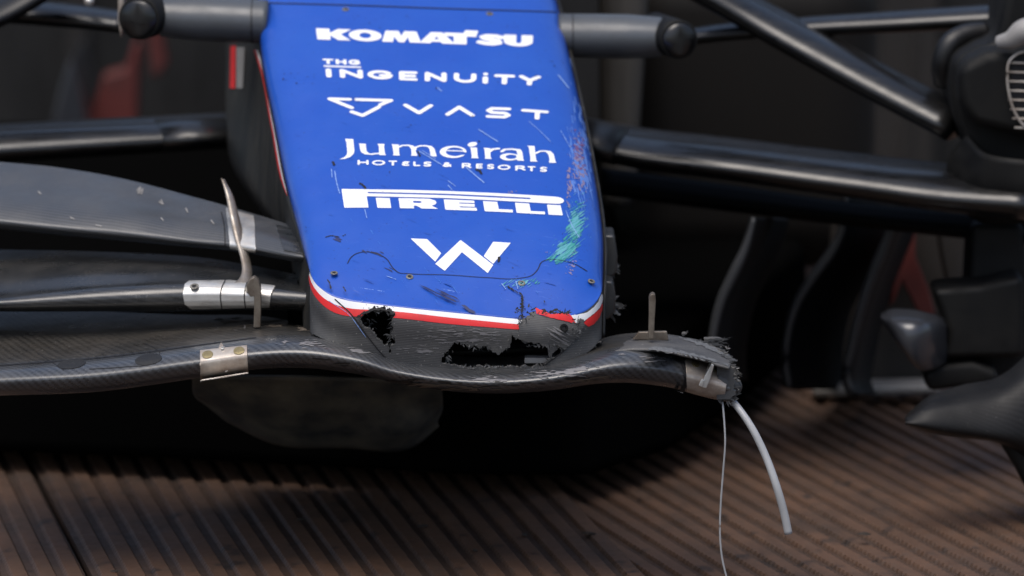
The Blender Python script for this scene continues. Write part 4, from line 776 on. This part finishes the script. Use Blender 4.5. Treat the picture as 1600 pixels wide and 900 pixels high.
# winglets and scoop low on the right
sc = [[(1376, 490, .66), (1395, 482, .64), (1430, 484, .63), (1462, 492, .64), (1480, 500, .68)],
      [(1378, 500, .62), (1400, 508, .58), (1435, 516, .57), (1462, 520, .6), (1480, 520, .66)],
      [(1384, 512, .62), (1404, 530, .575), (1432, 552, .57), (1458, 556, .60), (1480, 548, .66)],
      [(1390, 516, .70), (1410, 540, .68), (1436, 562, .68), (1460, 566, .7), (1480, 556, .74)]]
loft('brake_scoop', sc, 40, 30, M['bluegrey'], car, .004, True, label='small glossy grey scoop by the right wheel hub')
prism('scoop_bracket', [(1456, 452), (1530, 446), (1600, 430), (1600, 560), (1470, 562), (1480, 520)], .66, .74, M['matt'], car, .01)
prism('scoop_bracket', [(1442, 588), (1462, 572), (1520, 566), (1560, 580), (1560, 600), (1450, 612)], .66, .74, M['matt'], car, .012)
bl = [[(1416, 648, .42), (1450, 620, .43), (1500, 602, .45), (1560, 588, .46), (1610, 548, .47), (1660, 500, .48)],
      [(1414, 655, .38), (1450, 642, .38), (1505, 634, .39), (1560, 628, .40), (1610, 608, .41), (1660, 590, .42)],
      [(1416, 662, .37), (1460, 670, .37), (1510, 676, .375), (1565, 684, .38), (1610, 690, .39), (1660, 700, .40)],
      [(1420, 666, .40), (1470, 680, .40), (1520, 686, .41), (1565, 694, .42), (1610, 720, .42), (1660, 760, .43)]]
loft('brake_winglet', bl, 60, 30, M['winglet'], car, .005, True, label='dark curved winglet low on the right')
prism('winglet_root', [(1560, 690), (1660, 660), (1660, 820), (1606, 770), (1585, 730)], .42, .5, M['matt'], car, .01)
# floor fences
def fence(edge, Y0, dx, dY, m, label):
    a = [(x, y, Y0) for x, y in edge]; b = [(x+6, y+1, Y0+.01) for x, y in edge]; c = [(x+dx*.5, y+2, Y0+dY*.45) for x, y in edge]; d = [(x+dx, y+3, Y0+dY) for x, y in edge]
    o = loft('floor_fence', [a, b, c, d], 50, 14, m, car, .006, True, label=label)[0]
    tube('fence_edge_glint', [PV(x+1, y, Y0-.001) for x, y in edge], np.interp(np.linspace(0, 1, 30), [0, .3, .7, 1], [.003, .007, .0055, .004]), M['fence_hi'], o, 10, res=30); return o  # edge tube added to draw the light line down each blade
fence([(1177, 340), (1173, 356), (1163, 388), (1146, 425), (1126, 468), (1115, 510), (1110, 555), (1112, 592)], .70, 56, .3, M['fence'], 'curved dark floor fence nearest the snapped wing')
fence([(1322, 305), (1318, 340), (1312, 368), (1298, 394), (1270, 432), (1244, 474), (1230, 520), (1226, 565), (1232, 606)], .92, 90, .3, M['fence'], 'middle curved dark floor fence')
fence([(1412, 312), (1392, 356), (1376, 395), (1358, 440), (1342, 490), (1330, 540), (1322, 590), (1330, 614)], .90, 40, .25, M['fence'], 'outermost straight floor fence')
# rounded plate under the nose
ks = [[(300, 590, .37), (420, 590, .35), (560, 592, .35), (690, 598, .37)], [(302, 616, .41), (400, 625, .38), (560, 630, .38), (692, 628, .41)], [(322, 634, .45), (410, 664, .425), (540, 674, .425), (660, 668, .43), (690, 646, .46)],
      [(345, 652, .46), (415, 682, .445), (540, 690, .445), (645, 690, .45), (684, 660, .475)], [(350, 656, .468), (418, 687, .452), (540, 695, .452), (646, 694, .457), (685, 663, .48)], [(360, 650, .56), (420, 672, .56), (540, 680, .56), (640, 680, .56), (680, 652, .56)]]
loft('underbody_plate', ks, 70, 40, M['skid'], car, .004, False, label='rounded dusty plate hanging below the nose')
# ---------------------------------------------------------------- things behind the car
t = thing('truck_headboard', 'dark steel headboard wall standing behind the racing car', 'wall', (0, 4.3, -1.1))
for k in range(6):
    x = -2.4+k*.8
    o = boxobj('wall_panel', (x, -.02, 0), (x+.78, .02, 2.9), M['dark_bg'], t, .004)
for k in range(7): boxobj('wall_post', (-2.44+k*.8, -.06, 0), (-2.40+k*.8, -.021, 2.92), M['grey_bg'], t, .004)
def solo(name, poly, Y0, Y1, m, label, cat, bev=.006):
    o = prism(name, poly, Y0, Y1, m, None, bev, label=label); o['category'] = cat; return o
solo('side_board', [(1300, 340), (1520, 340), (1520, 606), (1290, 610)], 1.23, 1.26, M['grey_bg'], 'blurred grey side board behind the right floor fences', 'board')
solo('deck_rail', [(1270, 604), (1470, 600), (1470, 616), (1270, 622)], 1.17, 1.22, M['pale_bg'], 'pale low rail at the foot of the grey side board', 'rail')
solo('red_strap', [(1405, 352), (1432, 352), (1430, 400), (1450, 450), (1462, 490), (1440, 500), (1410, 440), (1398, 470), (1390, 480), (1402, 420)], 1.17, 1.19, M['red_bg'], 'blurred red strap hanging on the right grey side board', 'strap')
solo('grey_plate', [(1462, 352), (1500, 350), (1514, 380), (1512, 460), (1492, 464), (1478, 440), (1470, 400)], 1.14, 1.17, M['grey_bg'], 'blurred grey plate beside the right red strap', 'plate')
solo('red_bracket', [(128, 400), (138, 195), (160, 120), (196, 110), (208, 70), (218, 70), (212, 190), (214, 400)], 3.6, 3.68, M['red_bg'], 'blurred tapering red bracket seen over the lower left suspension arm', 'bracket')
solo('red_flag', [(228, 20), (246, 20), (262, 100), (252, 118), (236, 122)], 3.4, 3.45, M['red_bg'], 'small blurred red panel just below the left camera pod', 'panel')
solo('grey_cone', [(60, 400), (80, 195), (96, 130), (110, 92), (122, 130), (138, 195), (150, 400)], 3.5, 3.8, M['bluegrey'], 'blurred silver grey cone beside the tapering red bracket', 'cone')
solo('sidepod_sheen', [(935, -40), (1016, -40), (992, 330), (940, 330)], 1.28, 1.36, M['beige_bg'], 'blurred beige block added beside the blue nose for the light reflected by the sidepod', 'light streak', .02)  # added beige block paints the light streak reflected by the curved sidepod
solo('beige_post', [(1432, 40), (1446, 40), (1412, 420), (1396, 420)], 3.2, 3.25, M['grey_bg'], 'thin blurred beige post left of the black upright', 'post')
solo('brown_panel', [(1385, -30), (1470, -30), (1450, 420), (1350, 420)], 3.5, 3.55, M['grey_bg'], 'blurred brown grey panel behind the diagonal wishbone', 'panel')
# soil crumbs on the deck
def clod(seed, r):
    random.seed(seed); V, Fc = [], []
    n, mm = 9, 6
    for i in range(mm+1):
        for k in range(n):
            th = math.pi*i/mm; ph = 2*math.pi*k/n; q = r*random.uniform(.65, 1.15); V.append((q*math.sin(th)*math.cos(ph)*1.3, q*math.sin(th)*math.sin(ph), q*math.cos(th)*.55+r*.3))
    return V, gridfaces(mm+1, n, True)
pr = []
for s in range(4): 
    v, f = clod(s, .008); o = obj('soil_crumb', v, f, M['clod'], None, smooth=False); pr.append(o)
spots = [(180, 893), (470, 812), (660, 822), (742, 860), (820, 836), (920, 834), (1350, 835)]
random.seed(3)
for i, (x, y) in enumerate(spots):
    o = pr[i % 4] if i < 4 else pr[i % 4].copy()
    if i >= 4: COL.objects.link(o)
    d = ray(x, y); t_ = -CAMZ/d[2]; p = CO+d*t_; s = random.uniform(.35, .7)
    o.location = (p[0], p[1], 0); o.scale = (s*1.4, s, s*.55); o.rotation_euler = (0, 0, random.uniform(0, 6))
    o['label'] = 'small dark crumb of soil lying on the brown ribbed deck'; o['category'] = 'soil crumb'; o['group'] = 'soil crumbs on the deck'
